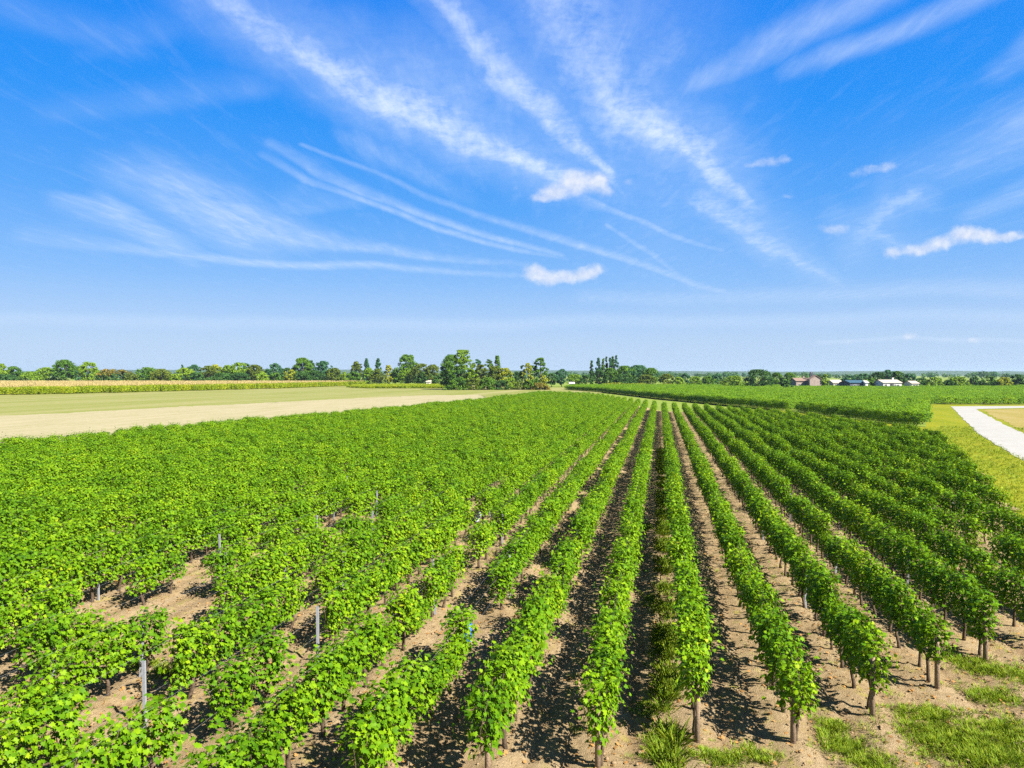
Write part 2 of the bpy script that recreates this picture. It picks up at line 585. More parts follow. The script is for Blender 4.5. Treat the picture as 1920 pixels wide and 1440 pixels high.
# soil between the vines: sandy, with darker moist clods, pebbles, dry weeds and orange fallen leaves
m, k, out = material('vineyard_soil')
x = obj_xyz(k)
n1 = k.noise(x, 0.7, 5.0, 0.6)
n2 = k.noise(x, 6.0, 6.0, 0.65)
n3 = k.noise(x, 45.0, 4.0, 0.7)
c = k.ramp(k.m('ADD', k.m('MULTIPLY', n1, 0.45), k.m('MULTIPLY', n2, 0.55)),
           [(0.28, (0.178, 0.121, 0.059)), (0.45, (0.274, 0.198, 0.108)), (0.60, (0.341, 0.257, 0.151)), (0.75, (0.395, 0.312, 0.195))])
c = k.mix(k.mapr(n3, 0.60, 0.72, 0.0, 0.6), c, (0.20, 0.13, 0.065))
n4 = k.noise(x, 2.2, 4.0, 0.6)
wd = k.m('MULTIPLY', k.mapr(n4, 0.57, 0.70, 0.0, 0.75), k.mapr(n3, 0.35, 0.55, 0.2, 1.0))
c = k.mix(wd, c, (0.30, 0.27, 0.055))
sx = k.n('ShaderNodeSeparateXYZ')
k.l.new(x, sx.inputs[0])
ph = k.m('MULTIPLY', k.m('ABSOLUTE', k.m('SUBTRACT', k.m('FRACT', k.m('ADD', k.m('DIVIDE', k.m('SUBTRACT', sx.outputs[0], X_ZERO), DX), 100.0)), 0.5)), DX)
wob = k.m('MULTIPLY', k.m('SUBTRACT', k.noise(x, 1.3, 3.0), 0.5), 0.25)
rut = k.mapr(k.m('ABSOLUTE', k.m('SUBTRACT', k.m('ADD', ph, wob), 0.30)), 0.02, 0.13, 1.0, 0.0, True)
inside = k.mapr(k.noise(x, 0.9, 2.0), 0.35, 0.6, 0.25, 1.0)
c = k.mix(k.m('MULTIPLY', k.m('MULTIPLY', rut, inside), 0.55), c, (0.20, 0.135, 0.075))
mid = k.m('MULTIPLY', k.mapr(ph, 0.0, 0.16, 1.0, 0.0, True), k.mapr(n4, 0.46, 0.62, 0.0, 0.55))
c = k.mix(mid, c, (0.24, 0.23, 0.05))
principled(k, out, c, 0.95, 0.05, k.m('ADD', k.m('MULTIPLY', n2, 0.6), k.m('MULTIPLY', n3, 0.4)), 1.0, 0.10)
M['soil'] = m


def field_material(name, stops, sc1=0.05, sc2=3.0, rot=0.0, stretch=1.0, mixf=0.5, bdist=0.05):
    m, k, out = material(name)
    x = obj_xyz(k)
    mp = k.n('ShaderNodeMapping')
    k.l.new(x, mp.inputs[0])
    mp.inputs['Rotation'].default_value = (0, 0, rot)
    mp.inputs['Scale'].default_value = (1.0, stretch, 1.0)
    a = k.noise(mp.outputs[0], sc1, 6.0, 0.6)
    b = k.noise(x, sc2, 5.0, 0.65)
    f = k.m('ADD', k.m('MULTIPLY', a, 1 - mixf), k.m('MULTIPLY', b, mixf))
    principled(k, out, k.ramp(f, stops), 0.95, 0.08, b, 0.7, bdist)
    return m


M['ground'] = field_material('ground', [(0.3, (0.10, 0.16, 0.02)), (0.55, (0.17, 0.22, 0.035)), (0.75, (0.24, 0.26, 0.06))], 0.02, 0.8)
M['stubble'] = field_material('stubble', [(0.30, (0.131, 0.152, 0.029)), (0.45, (0.174, 0.186, 0.048)), (0.55, (0.208, 0.207, 0.073)), (0.72, (0.276, 0.235, 0.121))], 0.16, 0.9, R(-12), 0.06, 0.28)
M['sand'] = field_material('sand', [(0.28, (0.186, 0.180, 0.069)), (0.42, (0.255, 0.229, 0.126)), (0.6, (0.308, 0.272, 0.170)), (0.8, (0.334, 0.311, 0.204))], 0.5, 2.0, R(-12), 0.15, 0.5)
M['verge'] = field_material('verge', [(0.30, (0.071, 0.120, 0.005)), (0.44, (0.147, 0.174, 0.006)), (0.58, (0.195, 0.198, 0.010)), (0.74, (0.244, 0.215, 0.031))], 0.22, 2.6, R(-40), 0.35, 0.45, 0.15)
M['dry'] = field_material('dry', [(0.3, (0.174, 0.152, 0.025)), (0.5, (0.243, 0.197, 0.058)), (0.7, (0.291, 0.235, 0.126))], 0.3, 2.0, R(-60), 0.3, 0.5, 0.1)
M['gravel'] = field_material('gravel', [(0.3, (0.253, 0.248, 0.228)), (0.5, (0.302, 0.297, 0.281)), (0.7, (0.333, 0.333, 0.323))], 0.4, 9.0, 0, 1.0, 0.5, 0.03)
M['hill'] = field_material('hill', [(0.3, (0.03, 0.06, 0.025)), (0.7, (0.06, 0.10, 0.04))], 0.01, 0.08)
M['grass_blade'] = leaf_material('grass_blade', [(0.0, (0.10, 0.21, 0.010)), (0.5, (0.20, 0.30, 0.014)), (0.85, (0.32, 0.34, 0.03)), (1.0, (0.45, 0.37, 0.10))],
                                 trans=(0.25, 0.33, 0.01), tf=0.35, rough=0.6, spec=0.2)
M['litter'] = leaf_material('litter', [(0.0, (0.16, 0.085, 0.03)), (0.5, (0.30, 0.17, 0.06)), (0.90, (0.34, 0.16, 0.04)), (1.0, (0.40, 0.30, 0.11))],
                            trans=(0.3, 0.15, 0.03), tf=0.1, rough=0.8, spec=0.1)
m, k, out = material('clod')
n = k.noise(obj_xyz(k), 9.0, 4.0, 0.6)
principled(k, out, k.ramp(n, [(0.3, (0.17, 0.115, 0.06)), (0.7, (0.30, 0.215, 0.13))]), 0.95, 0.1)
M['clod'] = m
M['maize_leaf'] = leaf_material('maize_leaf', [(0.0, (0.15, 0.25, 0.010)), (0.5, (0.27, 0.36, 0.012)), (0.85, (0.40, 0.42, 0.015)), (1.0, (0.50, 0.45, 0.03))],
                                trans=(0.40, 0.45, 0.01), tf=0.38)
M['tassel'] = leaf_material('tassel', [(0.0, (0.386, 0.294, 0.120)), (1.0, (0.552, 0.441, 0.200))], trans=(0.552, 0.441, 0.200), tf=0.3, rough=0.7, spec=0.1)


def tree_leaves(name, a, b, c):
    return leaf_material(name, [(0.0, a), (0.5, b), (1.0, c)], trans=tuple(min(1, 1.3 * t) for t in b), tf=0.25, rough=0.55, spec=0.1)


M['t_mid'] = tree_leaves('mid_green_leaves', (0.039, 0.095, 0.009), (0.066, 0.152, 0.011), (0.111, 0.208, 0.015))
M['t_light'] = tree_leaves('light_green_leaves', (0.082, 0.165, 0.009), (0.131, 0.231, 0.012), (0.207, 0.286, 0.016))
M['t_dark'] = tree_leaves('dark_green_leaves', (0.023, 0.065, 0.014), (0.039, 0.100, 0.018), (0.065, 0.144, 0.022))
M['t_teal'] = tree_leaves('blue_green_leaves', (0.023, 0.081, 0.032), (0.039, 0.119, 0.045), (0.065, 0.163, 0.055))
M['t_olive'] = tree_leaves('olive_green_leaves', (0.055, 0.085, 0.009), (0.094, 0.135, 0.012), (0.144, 0.180, 0.017))
M['t_yellow'] = tree_leaves('yellow_green_leaves', (0.132, 0.175, 0.009), (0.223, 0.256, 0.012), (0.324, 0.307, 0.018))
M['t_rust'] = tree_leaves('rusty_leaves', (0.078, 0.088, 0.012), (0.156, 0.138, 0.018), (0.338, 0.200, 0.030))


def plaster(name, c0, c1):
    m, k, out = material(name)
    n = k.noise(obj_xyz(k), 1.5, 6.0, 0.6)
    principled(k, out, k.ramp(n, [(0.3, c0), (0.7, c1)]), 0.9, 0.2, n, 0.2, 0.01)
    return m


M['w_cream'] = plaster('cream_plaster', (0.465, 0.420, 0.338), (0.555, 0.517, 0.435))
M['w_white'] = plaster('white_plaster', (0.518, 0.511, 0.490), (0.590, 0.583, 0.562))
M['w_pink'] = plaster('pinkish_stone', (0.216, 0.167, 0.145), (0.297, 0.242, 0.212))
M['w_stone'] = plaster('grey_stone', (0.20, 0.19, 0.20), (0.32, 0.30, 0.29))
M['w_dark'] = plaster('dark_slate', (0.06, 0.065, 0.085), (0.11, 0.115, 0.14))
M['r_tile'] = plaster('clay_tiles', (0.173, 0.112, 0.086), (0.248, 0.174, 0.138))
M['r_pale'] = plaster('pale_tiles', (0.331, 0.281, 0.224), (0.432, 0.382, 0.315))
M['r_blue'] = plaster('blue_sheet_roof', (0.024, 0.068, 0.105), (0.039, 0.096, 0.138))
m, k, out = material('window_glass')
principled(k, out, (0.03, 0.035, 0.04), 0.1, 0.5)
M['glass'] = m

# ------------------------------------------------------------------ ground plan (metres; vine rows run along +Y)
near_edge = [(-60.0, -28.0), (-9.0, 5.6), (-2.55, 10.3), (-0.956, 11.15), (0.63, 12.3), (2.23, 12.6), (3.82, 13.9), (5.43, 15.4), (7.0, 17.2), (8.58, 18.4), (10.2, 20.0), (11.4, 24.0), (12.2, 28.0), (14.3, 34.8), (16.7, 43.0), (19.1, 51.6), (21.6, 61.0), (24.5, 71.0)]
front_px = [(1010, 725.5), (1060, 730), (1122, 734), (1185, 741), (1235, 747), (1295, 752.5), (1425, 765), (1487, 771), (1640, 790), (1737, 800)]
FRONT = [G(x, y) for x, y in front_px]                      # front edge of the second vineyard
far_edge = sorted(G(x, y + o, 1.7) for (x, y), o in zip(front_px[1:], (1.5, 1.5, 2.5, 4.5, 2.0, -3.0, -4.0, -6.0, -6.0)))  # far edge of the near vineyard (tops of the vines)
left_edge = [(-54.0, -10.0), (-52.0, 20.0), (-49.0, 45.0), (-45.5, 76.0), (-40.8, 107.0), (-37.0, 146.0), (-34.6, 195.0), (-34, 215)]


def y_near(x):
    return float(np.interp(x, [p[0] for p in near_edge], [p[1] for p in near_edge]))


def y_far(x):
    a = float(np.interp(x, [p[0] for p in far_edge], [p[1] for p in far_edge]))
    b = float(np.interp(x, [p[0] for p in left_edge], [p[1] for p in left_edge])) if x < -34.6 else 1e9
    return min(a, b)


def sheet(name, poly, z, mat, sub=None):
    me = bpy.data.meshes.new(name)
    me.from_pydata([(x, y, z) for x, y in poly], [], [tuple(range(len(poly)))])
    me.materials.append(mat)
    o = link(name, me)
    tag(o, kind='structure')
    return o


def rough_poly(poly, step, amp, seed):
    """Breaks the straight edges of a ground polygon into slightly uneven ones."""
    r = np.random.default_rng(seed)
    out = []
    for (x0, y0), (x1, y1) in zip(poly, poly[1:] + poly[:1]):
        L = math.hypot(x1 - x0, y1 - y0)
        n = max(1, min(120, int(L / step)))
        for i in range(n):
            t = i / n
            j = r.normal(0, amp) if i else 0
            k2 = r.normal(0, amp) if i else 0
            out.append((x0 + (x1 - x0) * t + j, y0 + (y1 - y0) * t + k2))
    return out


sheet('ground', [(-5500, -2500), (5500, -2500), (5500, 6000), (-5500, 6000)], -0.30, M['ground'])
sheet('stubble_field', [(-20, -60), (-20, 330), cam_to_world(-30, 420), cam_to_world(-420, 420), cam_to_world(-420, 60), (-200, -60)], -0.16, M['stubble'])
sand_px = [(-260, 845), (-260, 789), (0, 778), (110, 774), (333, 762), (480, 755), (640, 747.5), (780, 741), (900, 739.5)]
sand_poly = [G(x, y) for x, y in sand_px] + [(-37, 152), (-39, 112), (-43.5, 76), (-47, 45), (-50, 20)]
sheet('sandy_margin', rough_poly(sand_poly, 1.6, 0.8, 3), -0.10, M['sand'])
verge_poly = [(6, -40), (90, -40), (190, 60), (170, 170), (60, 190), (20, 150), (17, 60), (10, 30), (5, 13)]
sheet('grass_verge', verge_poly, -0.075, M['verge'])
track_px = [(1783, 761.5), (1795, 772), (1812, 790), (1832, 811), (1862, 829), (1920, 862), (2080, 960), (2300, 900), (2010, 840), (1920, 812), (1880, 793), (1842, 773), (1830, 766.5), (1960, 763.5), (1960, 760.5)]
sheet('gravel_track', rough_poly([G(x, y) for x, y in track_px], 2.0, 0.09, 5), -0.045, M['gravel'])
dry_px = [(1846, 768), (1856, 776), (1892, 794), (1935, 813), (2200, 850), (2400, 790), (2200, 764), (1960, 765)]
sheet('dry_field', rough_poly([G(x, y) for x, y in dry_px], 2.0, 0.3, 6), -0.060, M['dry'])

# near soil: one relief sheet, fine near the camera
xs = np.concatenate([np.arange(-54, -24, 0.6), np.arange(-24, 12, 0.14), np.arange(12, 28, 0.4)])
ys = np.concatenate([np.arange(-6, 28, 0.14), np.arange(28, 60, 0.5), np.arange(60, 232, 2.0)])
gx, gy = np.meshgrid(xs, ys)
rowph = (gx - X_ZERO) / DX
rowd = np.abs(rowph - np.round(rowph)) * DX
gz = 0.05 * np.exp(-(rowd / 0.22) ** 2) - 0.055 * np.exp(-((rowd - 0.50) / 0.11) ** 2)
gz += 0.09 * (fbm(gx * 1.6, gy * 1.1, 4, 1) - 0.5) + 0.10 * (fbm(gx * 7, gy * 7, 3, 9) - 0.5)
soil_poly = [(x, y_near(x) - 5.5) for x in np.arange(-54, 2, 2.0)] + [(4.0, 4.5), (6.5, 6.0), (10.5, 11.5), (13.0, 19.0), (13.6, 28.0), (15.6, 34.8), (18.0, 43.0), (20.4, 51.6), (22.9, 61.0)]
soil_poly += [(x + 0.6, y) for x, y in reversed([p for p in far_edge if -36 < p[0] < 22.6])]
soil_poly += [(-34, 214), (-35.4, 195), (-38, 146), (-41.8, 107), (-46.5, 76), (-50, 45), (-53.5, 20), (-54.5, -20)]
edge_soft = fbm(gx * 0.6, gy * 0.6, 3, 21) - 0.5
keep_v = in_poly(gx + 1.6 * edge_soft, gy + 1.6 * edge_soft, soil_poly)
nv = gx.size
idx = np.arange(nv).reshape(gx.shape)
q = np.stack([idx[:-1, :-1], idx[:-1, 1:], idx[1:, 1:], idx[1:, :-1]], -1).reshape(-1, 4)
kf = keep_v.ravel()[q].all(1)
q = q[kf]
used, inv = np.unique(q.ravel(), return_inverse=True)
V = np.stack([gx.ravel(), gy.ravel(), gz.ravel()], 1)[used]
o = link('vineyard_soil', new_mesh('vineyard_soil', V, inv.reshape(-1, 4), M['soil'], True))
tag(o, kind='structure')
BACK = [cam_to_world(*t) for t in ((55, 345), (110, 350), (320, 330), (320, 168), (110, 158))]
second_poly = FRONT[1:] + [G(1737, 757.5)] + [G(1960, 758.5), cam_to_world(300, 330), cam_to_world(110, 345), cam_to_world(30, 350)]
sheet('second_vineyard_soil', second_poly, -0.035, M['ground'])


def soil_z(x, y):
    d = abs((x - X_ZERO) / DX - round((x - X_ZERO) / DX)) * DX
    X, Y = np.array([x]), np.array([y])
    return float(0.05 * math.exp(-(d / 0.22) ** 2) + (0.09 * (fbm(X * 1.6, Y * 1.1, 4, 1) - 0.5) + 0.10 * (fbm(X * 7, Y * 7, 3, 9) - 0.5))[0])


# ------------------------------------------------------------------ grapevines
LEAF = np.array([(0, .28, 0), (0, 0, 0), (.26, -.17, 0), (.48, .10, 0), (.33, .24, 0), (.47, .54, 0), (.2, .52, 0), (0, .9, 0),
                 (-.2, .52, 0), (-.47, .54, 0), (-.33, .24, 0), (-.48, .10, 0), (-.26, -.17, 0)])
LEAF[:, 2] = -0.22 * np.abs(LEAF[:, 0]) - 0.18 * np.clip(LEAF[:, 1] - .3, 0, 1) ** 2 * 2
LEAF_F = np.array([(0, i, i + 1 if i < 12 else 1) for i in range(1, 13)])


def norm(v):
    return v / (np.linalg.norm(v, axis=-1, keepdims=True) + 1e-9)


def leaves_mesh(name, P, N, T, S, mats, tmpl=LEAF, tf=LEAF_F):
    """One leaf per row of P (place), N (normal), T (tip direction), S (size)."""
    N = norm(N)
    T = norm(T - (T * N).sum(1, keepdims=True) * N)
    B = np.cross(T, N)
    s = S[:, None, None]
    V = P[:, None, :] + s * (tmpl[None, :, 0:1] * B[:, None, :] + tmpl[None, :, 1:2] * T[:, None, :] + tmpl[None, :, 2:3] * N[:, None, :])
    n = len(tmpl)
    F = (tf[None] + (np.arange(len(P)) * n)[:, None, None]).reshape(-1, tf.shape[1])
    return new_mesh(name, V.reshape(-1, 3), F, mats)


def vine_leaves(seed, dense=1.0, top=1.62, low=0.52, length=1.0):
    r = np.random.default_rng(seed)
    P, N, T, S = [], [], [], []
    ns = int(15 * dense * length)
    for i in range(ns):
        y0 = (-0.5 + (i + r.uniform(0.1, 0.9)) / ns) * length
        x0 = r.normal(0, 0.04)
        zt = min(2.05, r.normal(top, 0.17) - 0.25 * abs(y0) / length)
        lx, ly = r.normal(0, 0.09), r.normal(0, 0.14)
        droop = r.random() < 0.16
        nl = int(r.integers(20, 28))
        ph = r.uniform(0, 6.28)
        for j in range(nl):
            t = (j + r.uniform(-.3, .3)) / nl
            z = low + (zt - low) * t
            x = x0 + lx * t * 1.6
            y = y0 + ly * t
            if droop:
                s_ = 1 if lx > 0 else -1
                x = x0 + s_ * 0.42 * t
                z = 1.15 + 0.45 * math.sin(3.0 * t) - 0.5 * t
            az = ph + j * 2.6 + r.normal(0, .4)
            rad = r.uniform(0.04, 0.135)
            dx, dy = math.cos(az), math.sin(az)
            P.append((x + dx * rad * 1.15, y + dy * rad, z + r.normal(0, .03)))
            out = np.array((dx * 1.2, dy * .5, 0))
            N.append(0.75 * out + np.array((0, 0, r.uniform(0.1, 0.9))) + r.normal(0, .35, 3))
            T.append(out * 0.7 + np.array((0, 0, -1.0 + 1.3 * max(0, t - .8) * 3)) + r.normal(0, .35, 3))
            S.append(r.triangular(.042, .079, .115) * (1 - .45 * max(0, t - .75) * 4 * .6))
    nf = int(300 * dense * length)
    for i in range(nf):
        sgn = r.choice((-1, 1))
        z = low + 0.02 + (top - low - 0.12) * r.random() ** 0.9
        y = float(np.clip(r.normal(0, .27), -.54, .54)) * length
        bulge = 0.195 - 0.16 * abs(y) / length + 0.05 * math.sin(y * 9 + seed) + 0.045 * r.normal()
        x = sgn * bulge * (1.0 - 0.35 * max(0, (z - 1.2)))
        P.append((x, y, z))
        N.append((sgn * 0.9 + r.normal(0, .3), r.normal(0, .35), r.uniform(.1, .9)))
        T.append((sgn * .4, r.normal(0, .4), -1.0))
        S.append(r.triangular(.048, .084, .120))
    for i in range(int(95 * dense * length)):          # the flat, sunlit top of the trimmed hedge
        y = r.uniform(-.5, .5) * length
        P.append((r.normal(0, .13), y, top - .16 + r.normal(0, .07) - .22 * abs(y) / length))
        N.append((r.normal(0, .35), r.normal(0, .35), 1.0))
        a = r.uniform(0, 6.283)
        T.append((math.cos(a), math.sin(a), -.25))
        S.append(r.triangular(.05, .085, .12))
    return map(np.array, (P, N, T, S))


def vine_wood(seed):
    r = np.random.default_rng(seed + 900)
    b = MB()
    lean, ly = r.normal(0, .03), r.normal(0, .04)
    pts = [(0, 0, -.06), (lean * .4, ly * .3, .15), (lean * 1.2 + .015, ly, .36), (lean, ly * 1.3, .56)]
    b.tube(pts, [.045, .034, .030, .036], 7)
    for s in (-1, 1):
        b.tube([(lean, ly * 1.3, .54), (lean, s * .2, .62), (r.normal(0, .02), s * .46, .63)], [.026, .018, .012], 6)
    for i in range(6):
        y = -.42 + i * .165
        b.tube([(0, y, .62), (r.normal(0, .05), y + r.normal(0, .04), .95), (r.normal(0, .07), y + r.normal(0, .07), 1.4)], [.007, .006, .004], 5)
    return b.mesh('trunk', M['vine_bark'], True)


NVAR = 12
CANOPY = []
TRUNK = []
for s in range(NVAR):
    P, N, T, S = vine_leaves(100 + s, dense=[1.0, 1.12, .92, 1.05, .85, 1.1][s % 6], top=[1.60, 1.68, 1.54, 1.63, 1.5, 1.66][s % 6], low=[.56, .62, .58, .52, .64, .60][s % 6])
    CANOPY.append(leaves_mesh('foliage', P, N, T, S, M['vine_leaf']))
    TRUNK.append(vine_wood(s))
HIGH = []
for s in range(3):
    P, N, T, S = vine_leaves(300 + s, dense=1.0, top=1.66, low=.92)
    HIGH.append(leaves_mesh('foliage', P, N, T, S, M['vine_leaf']))
P, N, T, S = vine_leaves(77, dense=.35, top=1.05, low=.35, length=.5)
YOUNG = leaves_mesh('young_foliage', P * np.array((.8, .8, 1)), N, T, S * .9, M['young_leaf'])

# spots where vines are missing: (row, from y, to y); row 0 is the first row left of the grassy aisle, negative rows lie further left
GAPS = [(-7, 12.9, 17.4), (-6, 13.2, 15.6), (-8, 14.6, 16.2), (-7, 23.0, 26.6), (-6, 24.0, 25.6), (-3, 19.4, 21.7), (-2, 14.7, 17.5), (-3, 23.4, 25.0), (-4, 13.0, 14.2), (-5, 9.4, 11.0), (-9, 9.5, 11.5),
        (-5, 16.5, 17.7), (-11, 20.5, 22.0), (-4, 27.0, 28.4), (3, 33.0, 34.0), (-10, 30.5, 32.0), (-8, 10.2, 11.8), (-1, 21.0, 21.9), (-7, 9.8, 11.6), (-4, 9.2, 10.4), (-8, 18.6, 20.0), (-6, 8.0, 9.6)]
VINES = []       # x, y, row, size
r = np.random.default_rng(11)
for i in range(-31, 16):
    x = X_ZERO + DX * i
    y0, y1 = y_near(x) + 0.28, y_far(x) - 0.4
    y0 = max(y0, -3.0)
    n = int((y1 - y0) / 1.0)
    for j in range(n):
        y = y0 + j * 1.0 + r.normal(0, .05)
        miss = any(g[0] == i and g[1] <= y <= g[2] for g in GAPS)
        if not miss and j > 2:
            miss = r.random() < (0.022 if i < 0 and y < 40 else 0.012)
        rr = r.random()
        if not miss:
            vig = (0.93 if i < -1 else 1.0) * (0.90 + 0.22 * float(fbm(np.array([x * .12]), np.array([y * .12]), 3, 77)[0]))
            VINES.append((x + r.normal(0, .04), y, i, vig if rr > .10 else vig * r.uniform(.66, .86)))


def in_view(x, y):
    for z in (0.3, 1.5):
        for dy in (-.45, .45):
            p = to_px(x, y + dy, z)
            if p and -6 < p[0] < 1926 and p[1] < 1452:
                return True
    return False


seen = [(x * x + y * y, t, (x, y, row, s)) for t, (x, y, row, s) in enumerate(VINES) if in_view(x, y)]
seen.sort()
NEAR_N = 300
near_ids = {t for _, t, _ in seen[:NEAR_N]}
ORD = 'zeroth first second third fourth fifth sixth seventh eighth ninth tenth eleventh twelfth thirteenth fourteenth fifteenth sixteenth seventeenth eighteenth nineteenth twentieth'.split()
ORD += ['twenty-' + w for w in ORD[1:10]] + ['thirtieth'] + ['thirty-' + w for w in ORD[1:10]]


def row_phrase(i):
    return (ORD[1 - i] + ' row left' if i <= 0 else ORD[i] + ' row right') + ' of the grassy aisle'


by_row = {}
for t in sorted(near_ids, key=lambda t: VINES[t][1]):
    by_row.setdefault(VINES[t][2], []).append(t)
protos = []
var_rng = np.random.default_rng(5)
for row in sorted(by_row):
    for n, t in enumerate(by_row[row]):
        x, y, _, s = VINES[t]
        e = link('grapevine', None, loc=(x, y, soil_z(x, y) - (0.09 if row < -1 else 0.03)), rz=(math.pi if var_rng.random() < .5 else 0) + var_rng.normal(0, .06),
                 scale=(s * var_rng.uniform(.92, 1.1) * (1.28 if row < -1 else 1.05), var_rng.uniform(.98, 1.1), s * var_rng.uniform(.94, 1.06)))
        v = int(var_rng.integers(NVAR))
        cf = link('foliage', HIGH[v % 3] if row == 1 else CANOPY[v], e)
        tr = link('trunk', TRUNK[v], e)
        if len(protos) < NVAR and v == len(protos) and row != 1:
            protos.append((cf, tr))
        if row > 0:
            lab = 'leafy grapevine, ' + ORD[n + 1] + ' from the near end, ' + row_phrase(row)
        else:
            lab = 'leafy grapevine, ' + ORD[n + 1] + ' in view from the bottom, ' + row_phrase(row)
        tag(e, lab, 'grapevine', 'single vines of the near vineyard rows')
while len(protos) < NVAR:
    protos.append(protos[-1])
print('vines', len(VINES), 'near', len(near_ids), 'protos', len(protos), 'farthest', seen[NEAR_N - 1][0] ** .5)


def instancer(name, pts, rot, scl, var, sources, label, cat):
    """Stuff: scatters copies of the source pieces over a cloud of points with geometry nodes."""
    me = bpy.data.meshes.new(name)
    n = len(pts)
    me.vertices.add(n)
    me.vertices.foreach_set('co', np.asarray(pts, np.float32).ravel())
    for an, ty, key, data in (('turn', 'FLOAT_VECTOR', 'vector', rot), ('size', 'FLOAT_VECTOR', 'vector', scl), ('pick', 'INT', 'value', var)):
        at_ = me.attributes.new(an, ty, 'POINT')
        at_.data.foreach_set(key, np.asarray(data, np.float32 if ty != 'INT' else np.int32).ravel())
    ob = link(name, me)
    tag(ob, label, cat, kind='stuff')
    g = bpy.data.node_groups.new(name + '_scatter', 'GeometryNodeTree')
    g.interface.new_socket('Geometry', in_out='INPUT', socket_type='NodeSocketGeometry')
    g.interface.new_socket('Geometry', in_out='OUTPUT', socket_type='NodeSocketGeometry')
    nn, ll = g.nodes, g.links
    gi, go = nn.new('NodeGroupInput'), nn.new('NodeGroupOutput')
    iop = nn.new('GeometryNodeInstanceOnPoints')
    g2i = nn.new('GeometryNodeGeometryToInstance')
    for src in reversed(sources):
        j = nn.new('GeometryNodeJoinGeometry')
        for so in reversed(src if isinstance(src, (list, tuple)) else [src]):
            oi = nn.new('GeometryNodeObjectInfo')
            oi.inputs['Object'].default_value = so
            ll.new(oi.outputs['Geometry'], j.inputs[0])
        one = nn.new('GeometryNodeGeometryToInstance')
        ll.new(j.outputs[0], one.inputs[0])
        jj = nn.get('all') or nn.new('GeometryNodeJoinGeometry')
        jj.name = 'all'
        ll.new(one.outputs[0], jj.inputs[0])
    ll.new(nn['all'].outputs[0], iop.inputs['Instance'])
    ll.new(gi.outputs[0], iop.inputs['Points'])
    iop.inputs['Pick Instance'].default_value = True

    def attr(nm, ty):
        a = nn.new('GeometryNodeInputNamedAttribute')
        a.data_type = ty
        a.inputs['Name'].default_value = nm
        return a.outputs[0]
    ll.new(attr('pick', 'INT'), iop.inputs['Instance Index'])
    ll.new(attr('turn', 'FLOAT_VECTOR'), iop.inputs['Rotation'])
    ll.new(attr('size', 'FLOAT_VECTOR'), iop.inputs['Scale'])
    ll.new(iop.outputs[0], go.inputs[0])
    nn.remove(g2i)
    md = ob.modifiers.new('scatter', 'NODES')
    md.node_group = g
    return ob


# the rest of the near vineyard: thousands of vines further off, one mass
rest = [v for t, v in enumerate(VINES) if t not in near_ids]
r = np.random.default_rng(3)
n = len(rest)
instancer('vine_rows', [(x, y, 0) for x, y, _, _ in rest],
          np.stack([np.zeros(n), np.zeros(n), np.where(r.random(n) < .5, math.pi, 0) + r.normal(0, .06, n)], 1),
          np.stack([np.array([s * (1.28 if q_ < -1 else 1.05) for _, _, q_, s in rest]) * r.uniform(.92, 1.12, n), r.uniform(1.0, 1.12, n), np.array([s for *_, s in rest]) * r.uniform(.93, 1.07, n)], 1),
          r.integers(0, NVAR, n), protos, 'mass of green grapevine rows filling the plot beyond the nearest vines', 'vineyard')

# second vineyard: rows parallel to its front edge
fp = np.array(FRONT[1:])
dvec = norm((fp[0] - fp[-1])[None])[0]
nvec = np.array((dvec[1], -dvec[0]))
if nvec[0] < 0:
    nvec = -nvec
r = np.random.default_rng(8)
pts, rot = [], []
dirs = norm(np.diff(fp[::-1], axis=0))
seg = np.cumsum([0] + list(np.linalg.norm(np.diff(fp[::-1], axis=0), axis=1)))
for t in np.arange(0.4, 420, 1.9):          # rows run away from the front edge, ends lined up along it
    if t < seg[-1]:
        si = int(np.searchsorted(seg, t, side='right') - 1)
        b = fp[::-1][si] + dirs[si] * (t - seg[si])
    else:
        b = fp[0] + dvec * (t - seg[-1])
    for off in np.arange(3.2 + r.uniform(-.4, .4), 420, 1.9 if t < 150 else 2.6):
        if r.random() < 0.03:
            continue
        p = b + nvec * off
        pts.append((p[0] + r.normal(0, .08), p[1] + r.normal(0, .10), -.45))
n_in = len(pts)
for t in np.arange(0.2, seg[-1], 1.9):       # two border rows close the block along the path
    si = int(np.searchsorted(seg, t, side='right') - 1)
    b = fp[::-1][si] + dirs[si] * (t - seg[si])
    for off in (0.35, 1.9):
        p = b + nvec * off
        pts.append((p[0] + r.normal(0, .06), p[1] + r.normal(0, .08), -.45))
border = np.arange(len(pts)) >= n_in
pts = np.array(pts)
ok = in_poly(pts[:, 0], pts[:, 1], second_poly)
pts, border = pts[ok], border[ok]
u_ = pts[:, 0] * ca + pts[:, 1] * sa
d_ = -pts[:, 0] * sa + pts[:, 1] * ca
ok = (np.abs(u_ / d_) < .80) & ~((u_ / d_ > (1478 - 960) / FPX) & (u_ / d_ < (1496 - 960) / FPX) & (d_ < 128))
pts, d_, border = pts[ok], d_[ok], border[ok]
n = len(pts)
ang = math.atan2(nvec[1], nvec[0]) - math.pi / 2
ylen = np.where(d_ < 150, 2.0, 2.7)
instancer('second_vineyard', pts, np.stack([np.zeros(n), np.zeros(n), np.where(border, math.atan2(dvec[1], dvec[0]) - math.pi / 2, ang) + r.normal(0, .08, n)], 1),
          np.stack([r.uniform(1.1, 1.5, n), ylen, r.uniform(1.08, 1.30, n)], 1), r.integers(0, NVAR, n), protos,
          'dense green vineyard block beyond the dirt path, dark along its front edge', 'vineyard')
print('second vineyard', n)

